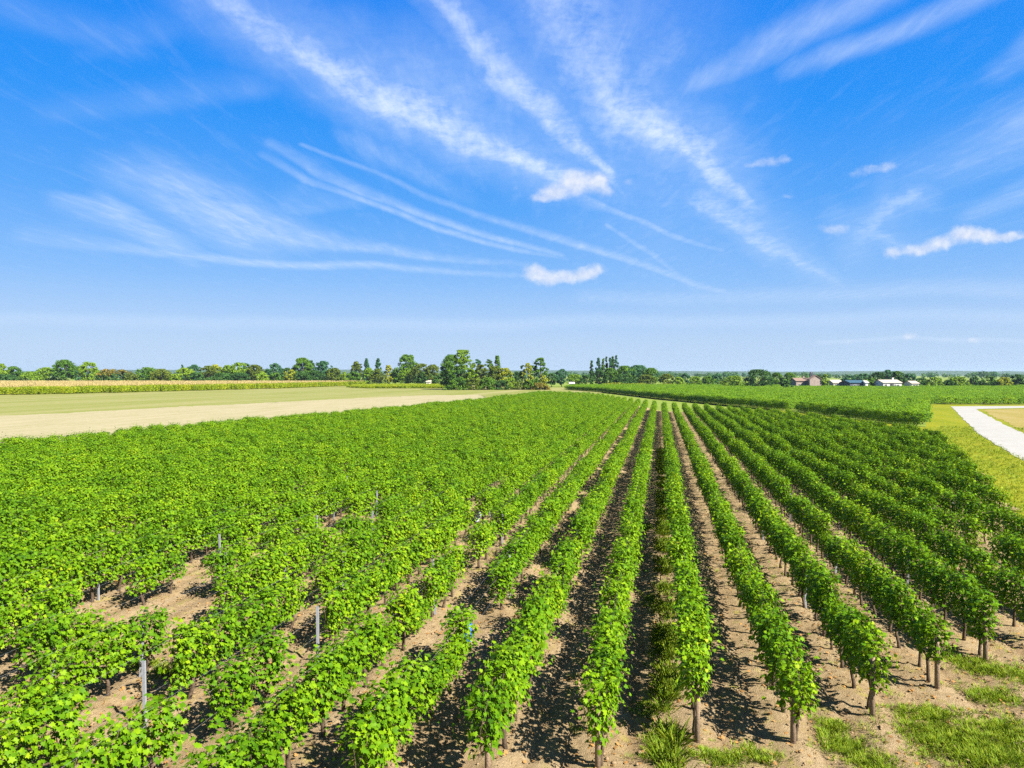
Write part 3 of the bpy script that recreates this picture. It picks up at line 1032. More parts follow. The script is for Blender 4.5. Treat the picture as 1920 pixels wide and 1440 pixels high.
# ------------------------------------------------------------------ trellis: steel posts, wooden end posts, wires
pb = MB()
pb.box(-.028, .028, -.004, .004, -.1, 1.24)
pb.box(-.028, -.020, .0045, .034, -.1, 1.24)
pb.box(.020, .028, .0045, .034, -.1, 1.24)
POST = pb.mesh('steel_post', M['steel'])
eb = MB()
eb.tube([(0, 0, -.2), (0, .01, .7), (.005, .03, 1.15)], [.05, .046, .042], 10)
END = eb.mesh('end_post', M['post_wood'], True)
for i in range(-9, 10):
    x = X_ZERO + DX * i
    y0 = y_near(x)
    if -1 <= i:
        if in_view(x, y0 + .1):
            e = link('wooden_end_post', END, loc=(x, y0 + .1, 0))
            tag(e, 'brown wooden end post, ' + row_phrase(i), 'post', 'wooden posts closing the vine rows')
    ys_ = [y0 + 5.2 + 8.0 * j + ((i * 7) % 5) * 1.1 for j in range(4)]
    if i == -7:
        ys_ = [12.15, 18.0, 23.5, 29.0]
    if i == -6:
        ys_ = [12.7, 18.5, 24.6, 30.0]
    if i == -2:
        ys_ = [19.4, 27.5]
    nseen = 0
    for yy in ys_:
        if yy < 33 and in_view(x, yy):
            nseen += 1
            e = link('trellis_post', POST, loc=(x + .02, yy, 0), rz=random.uniform(-.2, .2))
            e.rotation_euler = (random.gauss(0, .025), random.gauss(0, .02), random.uniform(-.2, .2))
            if i == -7 and yy < 13:
                lab = 'bare grey steel post standing free in the gap among the left vines'
            else:
                lab = 'grey steel trellis post, ' + ORD[nseen] + ' in view in the ' + row_phrase(i)
            tag(e, lab, 'post', 'steel posts of the trellis')
    wb = MB()
    for z in (.62, 1.05, 1.4):
        wb.tube([(x + .03, y0 + .1, z), (x + .03, y0 + 12, z - .01), (x + .03, y0 + 26, z)], .0011, 4)
    e = wb.build('trellis_wire', M['steel'])
    tag(e, 'thin steel wires strung along the ' + row_phrase(i), 'wire', 'trellis wires of the near rows')


def sleeve(label, x, y, h, rad, mat, tilt=(0, 0), rz=0):
    """Open plastic sleeve that protects a young vine."""
    e = link('vine_sleeve', None, loc=(x, y, soil_z(x, y) - .02), rz=rz)
    e.rotation_euler = (tilt[0], tilt[1], rz)
    b = MB()
    n = 14
    rings = [(rad, 0), (rad * 1.03, h * .5), (rad * 1.06, h), (rad * .98, h), (rad * .95, h * .5), (rad * .93, .02)]
    V = [(a * math.cos(6.2832 * j / n), a * math.sin(6.2832 * j / n), z) for a, z in rings for j in range(n)]
    F = [(i * n + j, i * n + (j + 1) % n, (i + 1) * n + (j + 1) % n, (i + 1) * n + j) for i in range(len(rings) - 1) for j in range(n)]
    b.add(V, F)
    b.build('sleeve', mat, e, True)
    s = MB()
    s.tube([(rad * 1.25, 0, -.05), (rad * 1.2, 0, h * 1.25)], .011, 6)
    s.build('stake', M['post_wood'], e)
    tag(e, label, 'vine guard')
    return e


sleeve('upright blue plastic sleeve in the gap of the third row left of the grassy aisle', *G(877, 1206), .44, .10, M['blue'])
sleeve('blue plastic sleeve half cut off by the bottom edge of the photo', *G(239, 1452), .42, .10, M['blue'])
sleeve('pale grey sleeve leaning over between vines in the middle left rows', *G(895, 1040), .62, .10, M['grey'], (R(-22), R(28)))
for (px, py) in ((893, 925),):
    x_, y_ = G(px, py + 52)
    sleeve('small pale grey sleeve farther up the left rows', x_, y_, .6, .09, M['grey'], (R(-10), R(24)))

# ------------------------------------------------------------------ weeds, litter, clods on the soil
BLADE = np.array([(-.5, 0, 0), (.5, 0, 0), (.32, .55, .06), (0, 1.0, .22), (-.32, .55, .06)])


def tufts(name, spots, label, mat, hmin=.12, hmax=.3, nb=(14, 26), wid=.011, seed=1, spread=.10):
    r = np.random.default_rng(seed)
    P, N, T, S, W = [], [], [], [], []
    for (x, y, sc_) in spots:
        n = int(r.integers(*nb))
        a = r.uniform(0, 6.283, n)
        rad = spread * sc_ * np.sqrt(r.random(n))
        lean = r.uniform(.1, 1.0, n)
        hh = r.uniform(hmin, hmax, n) * sc_
        z0 = soil_z(x, y) - .01 if abs(x) < 60 else -.07
        for q_ in range(n):
            dx, dy = math.cos(a[q_]), math.sin(a[q_])
            P.append((x + dx * rad[q_], y + dy * rad[q_], z0))
            t = np.array((dx * lean[q_], dy * lean[q_], 1.0))
            T.append(t)
            N.append((dx, dy, -lean[q_]))
            S.append(hh[q_])
            W.append(wid / hh[q_] * r.uniform(.7, 1.5))
    P, N, T, S, W = map(np.array, (P, N, T, S, W))
    N, T = norm(N), norm(T)
    B = np.cross(T, N)
    s = S[:, None, None]
    V = P[:, None] + s * (BLADE[None, :, 0:1] * W[:, None, None] * B[:, None] + BLADE[None, :, 1:2] * T[:, None] + BLADE[None, :, 2:3] * N[:, None])
    n = len(BLADE)
    F = (np.arange(n)[None] + (np.arange(len(P)) * n)[:, None])
    o = link(name, new_mesh(name, V.reshape(-1, 3), F, mat))
    tag(o, label, 'grass', kind='stuff')
    return o


r = np.random.default_rng(21)
spots = []
# strip of grass along the aisle between row 0 and row 1
for y in np.arange(11.0, 60, .075):
    cl = float(fbm(np.array([y * 1.1]), np.array([3.3]), 3, 5)[0])
    if cl > .47 or y < 12:
        for _ in range(3):
            spots.append((r.normal(.18, .13), y + r.normal(0, .05), r.uniform(.6, 1.25) * (.75 + cl)))
tufts('aisle_grass', spots, 'grassy strip of tufts growing along the bare aisle', M['grass_blade'], .10, .26, (12, 22), .012, 31)
spots = []
for _ in range(5200):
    x, y = r.uniform(-24, 12), r.uniform(4, 34)
    yn = y_near(x)
    nz = float(fbm(np.array([x * .55]), np.array([y * .55]), 3, 40)[0])
    if y < yn + .3 and x > -1:
        grow = nz + .05 > .47 or r.random() < .04
    else:
        grow = nz > .655 or r.random() < .02
    px = to_px(x, y, 0)
    if grow and px and -40 < px[0] < 1960 and px[1] < 1500:
        spots.append((x, y, r.uniform(.45, 1.0)))
# dense grass patch at the lower right corner and beside the row ends
for px_, py_, rx, ry, nn in [(1800, 1395, .9, .55, 420), (1745, 1345, .5, .3, 120), (1880, 1430, .8, .5, 340), (1905, 1380, .7, .5, 220), (1590, 1405, .28, .35, 130), (1560, 1365, .2, .25, 60), (1650, 1440, .3, .3, 90),
                             (1870, 1312, .45, .35, 110), (1845, 1258, .35, .4, 70), (1905, 1270, .5, .5, 120), (1790, 1240, .3, .4, 50), (1240, 1405, .22, .3, 70), (1340, 1432, .35, .2, 80), (1420, 1425, .3, .2, 60), (1215, 1335, .2, .3, 40),
                             (170, 1190, .5, .4, 80), (140, 1200, .4, .3, 50), (310, 1262, .35, .3, 50), (380, 1205, .3, .3, 40), (270, 1250, .3, .2, 30), (1210, 990, .25, .8, 60), (1225, 1130, .22, .6, 60), (650, 1120, .3, .3, 20)]:
    cx, cy = G(px_, py_)
    for _ in range(nn):
        spots.append((r.normal(cx, rx * .62), r.normal(cy, ry * .62), r.uniform(.45, 1.1)))
tufts('weeds', spots, 'yellow green weeds and grass scattered over the sandy soil', M['grass_blade'], .045, .14, (16, 28), .010, 32, .13)
spots = []
vp = np.array([(10, 13), (11.5, 19), (13, 28), (15.2, 34.8), (17.6, 43), (22.4, 61), (27, 80), (44, 120), (60, 130), (40, 60), (30, 30), (24, 10)])
for _ in range(16000):
    x, y = r.uniform(9, 45), r.uniform(10, 95)
    p = to_px(x, y, 0)
    if in_poly(np.array([x]), np.array([y]), [tuple(t) for t in vp])[0] and p and 1600 < p[0] < 1960:
        spots.append((x, y, r.uniform(.6, 1.3)))
tp = [G(a, b) for a, b in track_px]
spots = [s for s in spots if not in_poly(np.array([s[0]]), np.array([s[1]]), tp)[0]]
tufts('verge_grass', spots, 'yellowish grass of the verge between vineyard and white track', M['grass_blade'], .07, .2, (9, 16), .022, 33, .22)

# fallen leaves
r = np.random.default_rng(44)
P = []
while len(P) < 7500:
    x, y = r.uniform(-18, 11), r.uniform(6, 34)
    p = to_px(x, y, 0)
    if p and -30 < p[0] < 1950 and p[1] < 1480 and r.random() < 12.0 / p[2]:
        P.append((x, y, soil_z(x, y) + .015))
P = np.array(P)
n = len(P)
o = link('fallen_leaves', leaves_mesh('fallen_leaves', P, np.stack([r.normal(0, .35, n), r.normal(0, .35, n), np.ones(n)], 1), r.normal(0, 1, (n, 3)), r.uniform(.03, .085, n), M['litter']))
tag(o, 'brown and orange fallen vine leaves lying on the soil', 'fallen leaves', kind='stuff')
# clods and stones
oc = np.array([(1, 0, 0), (-1, 0, 0), (0, 1, 0), (0, -1, 0), (0, 0, .7), (0, 0, -.5), (.6, .6, .35), (-.6, .6, .3), (-.6, -.6, .35), (.6, -.6, .3)], float)
of = np.array([(4, 0, 6), (4, 6, 2), (4, 2, 7), (4, 7, 1), (4, 1, 8), (4, 8, 3), (4, 3, 9), (4, 9, 0), (0, 5, 2), (2, 5, 1), (1, 5, 3), (3, 5, 0), (0, 2, 6), (2, 1, 7), (1, 3, 8), (3, 0, 9)])
P = []
while len(P) < 12000:
    x, y = r.uniform(-18, 11), r.uniform(6, 34)
    p = to_px(x, y, 0)
    if p and -30 < p[0] < 1950 and p[1] < 1480 and r.random() < 12.0 / p[2]:
        P.append((x, y, soil_z(x, y)))
P = np.array(P)
n = len(P)
sz = r.lognormal(math.log(.016), .5, n).clip(.006, .048)
V = P[:, None] + sz[:, None, None] * oc[None] * r.uniform(.6, 1.3, (n, len(oc), 3))
F = (of[None] + (np.arange(n) * len(oc))[:, None, None]).reshape(-1, 3)
o = link('soil_clods', new_mesh('soil_clods', V.reshape(-1, 3), F, M['clod']))
tag(o, 'sandy clods and small stones strewn over the vineyard soil', 'clods', kind='stuff')

# ------------------------------------------------------------------ maize field and the low crop behind the stubble
r = np.random.default_rng(51)
STRIP = np.array([(-.5, 0, 0), (.5, 0, 0), (.45, .5, .05), (.1, 1, -.25), (-.1, 1, -.25), (-.45, .5, .05)])


def crop_patch(name, w, d, n, h, leaf_m, tas_m):
    P, N, T, S, MI = [], [], [], [], []
    tm = []
    V, F, mi = [], [], []
    for _ in range(n):
        x, y = r.uniform(-w / 2, w / 2), r.uniform(-d / 2, d / 2)
        hh = h * r.uniform(.88, 1.05)
        for j in range(9):
            z = hh * (.12 + .76 * j / 9)
            a = r.uniform(0, 6.283)
            dx, dy = math.cos(a), math.sin(a)
            L, wd = r.uniform(.45, .75), .085
            b = len(V)
            V += [(x - dy * wd * .5, y + dx * wd * .5, z), (x + dy * wd * .5, y - dx * wd * .5, z),
                  (x + dx * L * .55 + dy * wd * .5, y + dy * L * .55 - dx * wd * .5, z + .28), (x + dx * L, y + dy * L, z + .08),
                  (x + dx * L * .55 - dy * wd * .5, y + dy * L * .55 + dx * wd * .5, z + .28)]
            F.append((b, b + 1, b + 2, b + 3, b + 4))
            mi.append(0)
        b = len(V)
        V += [(x - .02, y, 0), (x + .02, y, 0), (x + .015, y, hh), (x - .015, y, hh)]
        F.append((b, b + 1, b + 2, b + 3))
        mi.append(0)
        if tas_m is not None:
            for j in range(3):
                a = r.uniform(0, 6.283)
                dx, dy = math.cos(a) * .16, math.sin(a) * .16
                b = len(V)
                V += [(x - dy * .2, y + dx * .2, hh - .08), (x + dy * .2, y - dx * .2, hh - .08), (x + dx + dy * .2, y + dy - dx * .2, hh + .26), (x + dx - dy * .2, y + dy + dx * .2, hh + .26)]
                F.append((b, b + 1, b + 2, b + 3))
                mi.append(1)
    me = new_mesh(name, V, F, [leaf_m, tas_m or leaf_m])
    me.polygons.foreach_set('material_index', np.array(mi, dtype=np.int32))
    return me


def field_scatter(name, poly, step, meshes, label, cat, zs=(.95, 1.05)):
    px = [p[0] for p in poly]
    py = [p[1] for p in poly]
    X, Y = np.meshgrid(np.arange(min(px), max(px), step), np.arange(min(py), max(py), step))
    X, Y = X.ravel() + r.normal(0, step * .08, X.size), Y.ravel() + r.normal(0, step * .08, Y.size)
    u_, d_ = X * ca + Y * sa, -X * sa + Y * ca
    ok = in_poly(X, Y, poly) & (np.abs(u_ / d_) < .78)
    X, Y = X[ok], Y[ok]
    n = len(X)
    # the first piece of each sort is a real piece of the field and is what the scatter repeats
    srcs = []
    for i, me in enumerate(meshes):
        s_ = link(name + '_clump', me, loc=(X[i], Y[i], -.15))
        tag(s_, kind='stuff')
        srcs.append(s_)
    rot = np.stack([np.zeros(n), np.zeros(n), r.integers(0, 4, n) * math.pi / 2], 1)
    sz = r.uniform(*zs, n)
    ob = instancer(name, np.stack([X, Y, np.full(n, -.15)], 1)[len(meshes):], rot[len(meshes):], np.stack([np.ones(n), np.ones(n), sz], 1)[len(meshes):],
                   r.integers(0, len(meshes), n)[len(meshes):], srcs, label, cat)
    print(name, n)
    for s_ in srcs:
        s_.parent = ob
    return ob


maize_px = [(-140, 744.5), (0, 740), (120, 738), (300, 733.5), (480, 729), (560, 726.8), (650, 723.5)]
maize_poly = [G(x, y) for x, y in maize_px] + [at(700, 400), at(-300, 400)]
field_scatter('maize_field', maize_poly, 4.0, [crop_patch('maize_clump', 4.3, 4.3, 44, 2.75, M['maize_leaf'], M['tassel']) for _ in range(4)],
              'tall yellow green maize with tan tassels along the far side of the stubble', 'maize')
low_px = [(665, 725), (760, 727.5), (850, 728)]
low_poly = [at(652, 352), at(690, 330), at(860, 330), at(860, 395), at(700, 396)]
field_scatter('low_crop', low_poly, 4.0, [crop_patch('low_crop_clump', 4.3, 4.3, 60, 1.35, M['maize_leaf'], None) for _ in range(2)],
              'low green crop strip in front of the middle trees', 'crop')

# ------------------------------------------------------------------ trees
TL = np.array([(-.5, 0, 0), (0, -.28, .05), (.5, 0, 0), (.3, .5, -.08), (0, .75, -.12), (-.3, .5, -.08)])
TLF = np.array([(0, 1, 2, 3, 4, 5)])


def tree_crown(kind, h, w, seed, leaf, nclump, per):
    r = np.random.default_rng(seed)
    P, N, T = [], [], []
    lim = []
    base = {'round': .16, 'tall': .04, 'column': .05, 'bush': .0, 'open': .24, 'spread': .22}[kind]
    for i in range(nclump):
        t = r.random() ** .85
        z = h * (base + (1 - base) * t)
        if kind in ('round', 'spread'):
            prof = math.sqrt(max(0.02, 1 - (2 * t - .92) ** 2))
        elif kind == 'tall':
            prof = min(1, .55 + t * 1.4) * math.sqrt(max(.03, 1 - max(0, (t - .35) / .66) ** 2.2))
        elif kind == 'column':
            prof = min(1, .6 + 2 * t) * max(.12, 1 - max(0, t - .55) / .48)
        elif kind == 'bush':
            prof = math.sqrt(max(0.05, 1 - t ** 2))
        else:
            prof = math.sqrt(max(.05, 1 - (2 * t - 1) ** 2)) * r.uniform(.7, 1.15)
        a = r.uniform(0, 6.283)
        lobes = 1 + .22 * math.sin(2 * a + seed) + .16 * math.sin(3 * a + t * 7 + seed * 2)
        rad = w * .5 * prof * lobes * (.35 + .65 * math.sqrt(r.random()))
        c = np.array((math.cos(a) * rad, math.sin(a) * rad, z * (1 if kind != 'open' else r.uniform(.94, 1.06))))
        cr = (.10 if kind != 'column' else .14) * w * r.uniform(.65, 1.35) + leaf * .3
        n = int(per * r.uniform(.6, 1.3))
        off = r.normal(0, 1, (n, 3))
        off = off / np.linalg.norm(off, axis=1, keepdims=True) * (r.random((n, 1)) ** .45)
        off[:, 2] *= .75 if kind != 'column' else 1.5
        P.append(c + off * cr)
        N.append(off + np.array((0, 0, .45)) + r.normal(0, .4, (n, 3)))
        T.append(np.stack([off[:, 0], off[:, 1], -0.6 * np.ones(n)], 1) + r.normal(0, .5, (n, 3)))
        lim.append(c)
    P, N, T = np.concatenate(P), np.concatenate(N), np.concatenate(T)
    P[:, 2] = np.maximum(P[:, 2], .1)
    P[:, 2] = np.minimum(P[:, 2], h)
    return P, N, T, r.uniform(.7, 1.35, len(P)) * leaf, lim


def make_tree(name, label, cat, x, y, h, w, kind, mat, seed, group, z0=-.15, px_size=None, twotone=None):
    """A tapered trunk with limbs and a crown of leaf clumps."""
    d = math.hypot(x, y)
    leaf = max(.20, min(.62, .0013 * d))
    nclump = int(np.clip(26 + 1.0 * h * w / 2.2, 26, 95))
    per = int(np.clip(h * w * 30 / nclump / leaf ** 1.2 * .5, 40, 170))
    P, N, T, S, lim = tree_crown(kind, h, w, seed, leaf, nclump, per)
    e = link(name, None, loc=(x, y, z0))
    cm = leaves_mesh('crown', P, N, T, S, [M[mat]] + ([M[twotone]] if twotone else []), TL, TLF)
    if twotone:
        zf = P[:, 2] + np.random.default_rng(seed).normal(0, .12 * h, len(P))
        cm.polygons.foreach_set('material_index', (zf > .68 * h).astype(np.int32))
    link('crown', cm, e)
    b = MB()
    r = random.Random(seed)
    tr = .018 * h + .05
    topz = h * (.78 if kind != 'bush' else .4)
    mid = (r.gauss(0, .02 * h), r.gauss(0, .02 * h), topz * .5)
    b.tube([(0, 0, -.25), (mid[0] * .4, mid[1] * .4, topz * .2), mid, (mid[0] * 1.3, mid[1] * 1.3, topz)], [tr * 1.25, tr, tr * .65, tr * .15], 8)
    for c in lim[:9]:
        s = min(.75, max(.12, (c[2] / h) * .7)) * topz
        f = s / topz
        p0 = np.array((mid[0] * f * 1.3, mid[1] * f * 1.3, s))
        b.tube([p0, p0 * .5 + c * .5 + np.array((0, 0, -.03 * h)), c], [tr * .4, tr * .25, tr * .06], 5)
    b.build('trunk', M['tree_bark'], e, True)
    tag(e, label, cat, group)
    return e


GR = 'trees along the far field edge'
TREES = [
    # px, top py, width px, distance, kind, leaves, label, category
    (2, 682, 24, 425, 'round', 't_light', 'leafy tree cut off by the left border of the photo', 'tree'),
    (26, 687, 24, 440, 'round', 't_mid', 'mid green tree beside the one cut off at the left border', 'tree'),
    (14, 702, 34, 418, 'bush', 't_dark', 'dark low bush under the leftmost trees', 'bush'),
    (60, 697, 40, 420, 'bush', 't_light', 'broad pale green bush left of the big round tree', 'bush'),
    (88, 689, 28, 425, 'round', 't_light', 'light green tree touching the left side of the big round tree', 'tree'),
    (122, 675, 37, 420, 'round', 't_mid', 'big round green tree, tallest near the left border', 'tree'),
    (149, 688, 15, 450, 'tall', 't_teal', 'narrow blue green tree between the two round trees at far left', 'tree'),
    (166, 678, 29, 425, 'round', 't_light', 'bright round tree right of the big round tree at far left', 'tree'),
    (201, 692, 36, 420, 'bush', 't_dark', 'dark bush with a rusty orange top', 'bush'),
    (229, 693, 22, 440, 'round', 't_teal', 'small blue green tree right of the rusty topped bush', 'tree'),
    (246, 699, 24, 420, 'bush', 't_olive', 'low olive bush beside the small blue green tree', 'bush'),
    (275, 689, 38, 428, 'round', 't_mid', 'wide mid green tree in the middle of the left hedge', 'tree'),
    (303, 692, 36, 420, 'round', 't_olive', 'brownish olive tree left of the dip in the left treeline', 'tree'),
    (328, 701, 22, 420, 'bush', 't_light', 'bright low bush in the dip of the left treeline', 'bush'),
    (342, 683, 5, 455, 'column', 't_teal', 'thin dark conifer tip just right of the dip', 'conifer'),
    (346, 690, 26, 425, 'round', 't_light', 'yellowish tree under the thin conifer tip', 'tree'),
    (364, 684, 22, 452, 'round', 't_teal', 'bluish tree behind the yellowish one', 'tree'),
    (370, 699, 30, 418, 'bush', 't_dark', 'dark bush below the bluish tree', 'bush'),
    (391, 686, 32, 425, 'round', 't_olive', 'olive tree left of the yellow crowned tree', 'tree'),
    (404, 684, 26, 432, 'round', 't_yellow', 'tree with a yellow crown left of centre in the long hedge', 'tree'),
    (427, 685, 30, 430, 'round', 't_light', 'bright green tree right of the yellow crowned one', 'tree'),
    (418, 700, 44, 418, 'bush', 't_dark', 'dark undergrowth bush below the yellow crowned tree', 'bush'),
    (448, 680, 34, 425, 'round', 't_light', 'tallest light green tree of the long left hedge', 'tree'),
    (462, 681, 14, 446, 'tall', 't_teal', 'narrow bluish top behind the tallest light green tree', 'tree'),
    (450, 699, 40, 417, 'bush', 't_dark', 'dark bush in front of the tallest light green tree', 'bush'),
    (478, 684, 34, 425, 'round', 't_olive', 'olive tree right of the tallest light green tree', 'tree'),
    (492, 697, 28, 418, 'bush', 't_light', 'pale bush at the foot of the olive tree', 'bush'),
    (514, 681, 24, 440, 'round', 't_teal', 'blue green tree with rounded top standing alone', 'tree'),
    (517, 699, 26, 420, 'bush', 't_mid', 'green bush below the lone blue green tree', 'bush'),
    (545, 693, 20, 420, 'round', 't_yellow', 'small yellow green tree before the large dark one', 'tree'),
    (538, 690, 20, 446, 'round', 't_dark', 'small dark tree behind the yellow green one', 'tree'),
    (567, 671, 38, 428, 'round', 't_mid', 'large green tree, highest of the left treeline', 'tree'),
    (583, 676, 16, 450, 'tall', 't_dark', 'narrow dark tree behind the highest left tree', 'tree'),
    (570, 697, 34, 416, 'bush', 't_dark', 'dark bush at the foot of the highest left tree', 'bush'),
    (605, 677, 28, 430, 'round', 't_teal', 'dark bluish tree right of the highest left tree', 'tree'),
    (628, 690, 28, 422, 'round', 't_olive', 'brownish tree on the right slope of the bluish tree', 'tree'),
    (590, 694, 30, 422, 'round', 't_dark', 'dark tree filling between the highest tree and its neighbour', 'tree'),
    (648, 698, 26, 420, 'bush', 't_light', 'light bush in the low gap right of the brownish tree', 'bush'),
    (668, 678, 21, 428, 'round', 't_olive', 'dark olive tree with bare right side', 'tree'),
    (664, 697, 26, 420, 'bush', 't_mid', 'bush below the dark olive tree', 'bush'),
    (687, 672, 10, 440, 'column', 't_teal', 'left one of two slim poplars', 'poplar'),
    (691, 690, 22, 422, 'bush', 't_light', 'light bush at the foot of the left slim poplar', 'bush'),
    (709, 672, 10, 440, 'column', 't_teal', 'right one of two slim poplars', 'poplar'),
    (708, 692, 26, 420, 'bush', 't_olive', 'olive bush at the foot of the right slim poplar', 'bush'),
    (728, 685, 15, 430, 'tall', 't_yellow', 'slim yellowish tree right of the slim poplars', 'tree'),
    (742, 691, 18, 432, 'round', 't_mid', 'green tree between the yellowish one and the tall open one', 'tree'),
    (764, 665, 34, 432, 'open', 't_mid', 'tall tree with an open see through crown', 'tree'),
    (762, 691, 26, 412, 'round', 't_light', 'bright green tree in front of the open crowned tree', 'tree'),
    (790, 682, 34, 405, 'round', 't_olive', 'olive tree right of the open crowned tree', 'tree'),
    (812, 684, 28, 400, 'round', 't_olive', 'olive tree touching the big clump from the left', 'tree'),
    (800, 697, 44, 402, 'bush', 't_dark', 'dark bush behind the small pale hut', 'bush'),
    # the clump in the middle, nearer
    (848, 665, 44, 302, 'tall', 't_mid', 'broad tall tree forming the left half of the middle clump', 'tree'),
    (838, 684, 26, 300, 'round', 't_dark', 'dark low tree at the left foot of the middle clump', 'tree'),
    (868, 656, 36, 304, 'tall', 't_light', 'tallest tree of the whole photo in the middle clump', 'tree'),
    (862, 694, 34, 298, 'round', 't_dark', 'shady understorey tree below the tallest tree', 'tree'),
    (882, 692, 20, 299, 'tall', 't_light', 'light green sapling right below the tallest tree', 'tree'),
    (895, 674, 18, 310, 'tall', 't_teal', 'bluish slim tree right of the tallest tree', 'tree'),
    (901, 684, 24, 302, 'tall', 't_olive', 'olive tree with slim upright form in the middle clump', 'tree'),
    (917, 674, 16, 306, 'tall', 't_mid', 'slim green tree left of the thin spire tree', 'tree'),
    (932, 667, 15, 305, 'column', 't_mid', 'thin spire shaped tree in the middle clump', 'tree'),
    (926, 686, 28, 301, 'tall', 't_olive', 'olive tree at the foot of the thin spire', 'tree'),
    (947, 690, 24, 302, 'tall', 't_yellow', 'yellowish tree on the right end of the middle clump', 'tree'),
    (938, 712, 26, 298, 'bush', 't_dark', 'dark bush at the right foot of the middle clump', 'bush'),
    (856, 709, 46, 297, 'bush', 't_mid', 'green undergrowth bush at the left foot of the tallest tree', 'bush'),
    (888, 710, 34, 296, 'bush', 't_olive', 'olive undergrowth bush right of the tallest tree', 'bush'),
    (914, 708, 34, 297, 'bush', 't_mid', 'green undergrowth bush below the slim trees of the middle clump', 'bush'),
    (957, 709, 24, 300, 'bush', 't_light', 'light green bush closing the right end of the middle clump', 'bush'),
    (996, 712, 26, 298, 'bush', 't_mid', 'green bush at the foot of the yellow poplar shaped tree', 'bush'),
    (968, 697, 24, 340, 'round', 't_dark', 'dark tree set back in the gap after the middle clump', 'tree'),
    (975, 716, 26, 300, 'bush', 't_olive', 'low olive bush in the gap after the middle clump', 'bush'),
    (980, 685, 12, 304, 'tall', 't_dark', 'dark slim tree behind the yellow poplar shaped tree', 'tree'),
    (990, 681, 18, 300, 'tall', 't_yellow', 'yellow green poplar shaped tree left of the dark tall pair', 'tree'),
    (1012, 671, 24, 302, 'tall', 't_mid', 'tall dark green tree at the right end of the middle trees', 'tree'),
    (1003, 688, 12, 306, 'tall', 't_dark', 'dark slim tree on the left side of the right end tree', 'tree'),
    (1021, 702, 14, 299, 'tall', 't_yellow', 'short yellowish tree leaning on the right end tree', 'tree'),
    (1012, 718, 34, 297, 'bush', 't_rust', 'reddish brown bush below the right end tree', 'bush'),
    # right of the middle
    (1034, 700, 18, 372, 'round', 't_dark', 'small dark tree just right of the middle trees', 'tree'),
    (1053, 692, 24, 380, 'round', 't_teal', 'dark bluish tree with two heads near the field end', 'tree'),
    (1077, 702, 26, 372, 'round', 't_light', 'pale green low tree left of the poplar row', 'tree'),
    (1098, 703, 26, 368, 'round', 't_dark', 'very dark low tree at the foot of the lone poplar', 'tree'),
    (1109, 676, 6, 385, 'column', 't_dark', 'lone thin dark poplar left of the poplar row', 'poplar'),
    (1122, 671, 9, 384, 'column', 't_teal', 'first poplar of the poplar row', 'poplar'),
    (1131, 672, 8, 386, 'column', 't_mid', 'second poplar of the poplar row', 'poplar'),
    (1137, 669, 6, 388, 'column', 't_dark', 'third and thin poplar of the poplar row', 'poplar'),
    (1144, 671, 8, 386, 'column', 't_teal', 'fourth poplar of the poplar row', 'poplar'),
    (1149, 668, 7, 388, 'column', 't_dark', 'fifth poplar of the poplar row, dark', 'poplar'),
    (1155, 666, 8, 385, 'column', 't_teal', 'last and tallest poplar of the poplar row', 'poplar'),
    (1122, 694, 24, 374, 'round', 't_dark', 'dark tree below the first poplar', 'tree'),
    (1144, 690, 30, 376, 'round', 't_mid', 'green tree below the last poplars', 'tree'),
    (1172, 686, 40, 382, 'round', 't_mid', 'left dome of the long rounded grove', 'tree'),
    (1197, 685, 44, 384, 'round', 't_teal', 'middle dome of the long rounded grove', 'tree'),
    (1220, 690, 36, 380, 'round', 't_mid', 'right dome of the long rounded grove', 'tree'),
    (1170, 702, 40, 372, 'bush', 't_dark', 'dark bush under the left dome of the grove', 'bush'),
    (1212, 703, 36, 372, 'bush', 't_olive', 'olive bush under the right dome of the grove', 'bush'),
    (1252, 701, 28, 360, 'round', 't_olive', 'low olive tree right of the rounded grove', 'tree'),
    (1285, 700, 16, 372, 'round', 't_teal', 'small dark round tree between low bushes', 'tree'),
    (1272, 707, 26, 352, 'bush', 't_light', 'pale low bush left of the small dark round tree', 'bush'),
    (1304, 706, 24, 352, 'bush', 't_light', 'pale low bush right of the small dark round tree', 'bush'),
    (1328, 706, 24, 356, 'bush', 't_mid', 'green low bush in the gap before the round bush', 'bush'),
    (1345, 702, 18, 380, 'round', 't_teal', 'bluish small tree behind the gap bush', 'tree'),
    (1377, 705, 38, 312, 'bush', 't_light', 'round bright bush left of the big dark tree', 'bush'),
    (1421, 693, 48, 300, 'round', 't_dark', 'big dark round tree standing alone over the vineyard', 'tree'),
    (1456, 699, 24, 345, 'round', 't_mid', 'mid green tree right of the big dark tree', 'tree'),
    (1480, 699, 26, 340, 'round', 't_mid', 'green tree left of the pink house', 'tree'),
    (1475, 713, 22, 268, 'bush', 't_dark', 'dark bush poking out of the vineyard', 'bush'),
    (1547, 702, 11, 305, 'tall', 't_light', 'small bright tree between tower and pale roofs', 'tree'),
    (1535, 704, 12, 335, 'round', 't_dark', 'dark tree right behind the tower house', 'tree'),
    (1592, 704, 24, 360, 'round', 't_teal', 'bluish tree behind the blue roofed barn', 'tree'),
    (1620, 701, 30, 356, 'round', 't_teal', 'second bluish tree above the blue roofed barn', 'tree'),
    (1632, 709, 22, 305, 'bush', 't_mid', 'green bush between barn and white house', 'bush'),
    (1646, 698, 30, 350, 'round', 't_dark', 'dark tree behind the left end of the white house', 'tree'),
    (1665, 694, 28, 352, 'round', 't_teal', 'tallest tree behind the white house', 'tree'),
    (1683, 696, 24, 350, 'round', 't_mid', 'green tree behind the right end of the white house', 'tree'),
    (1705, 702, 22, 348, 'round', 't_teal', 'bluish tree behind the small cream house', 'tree'),
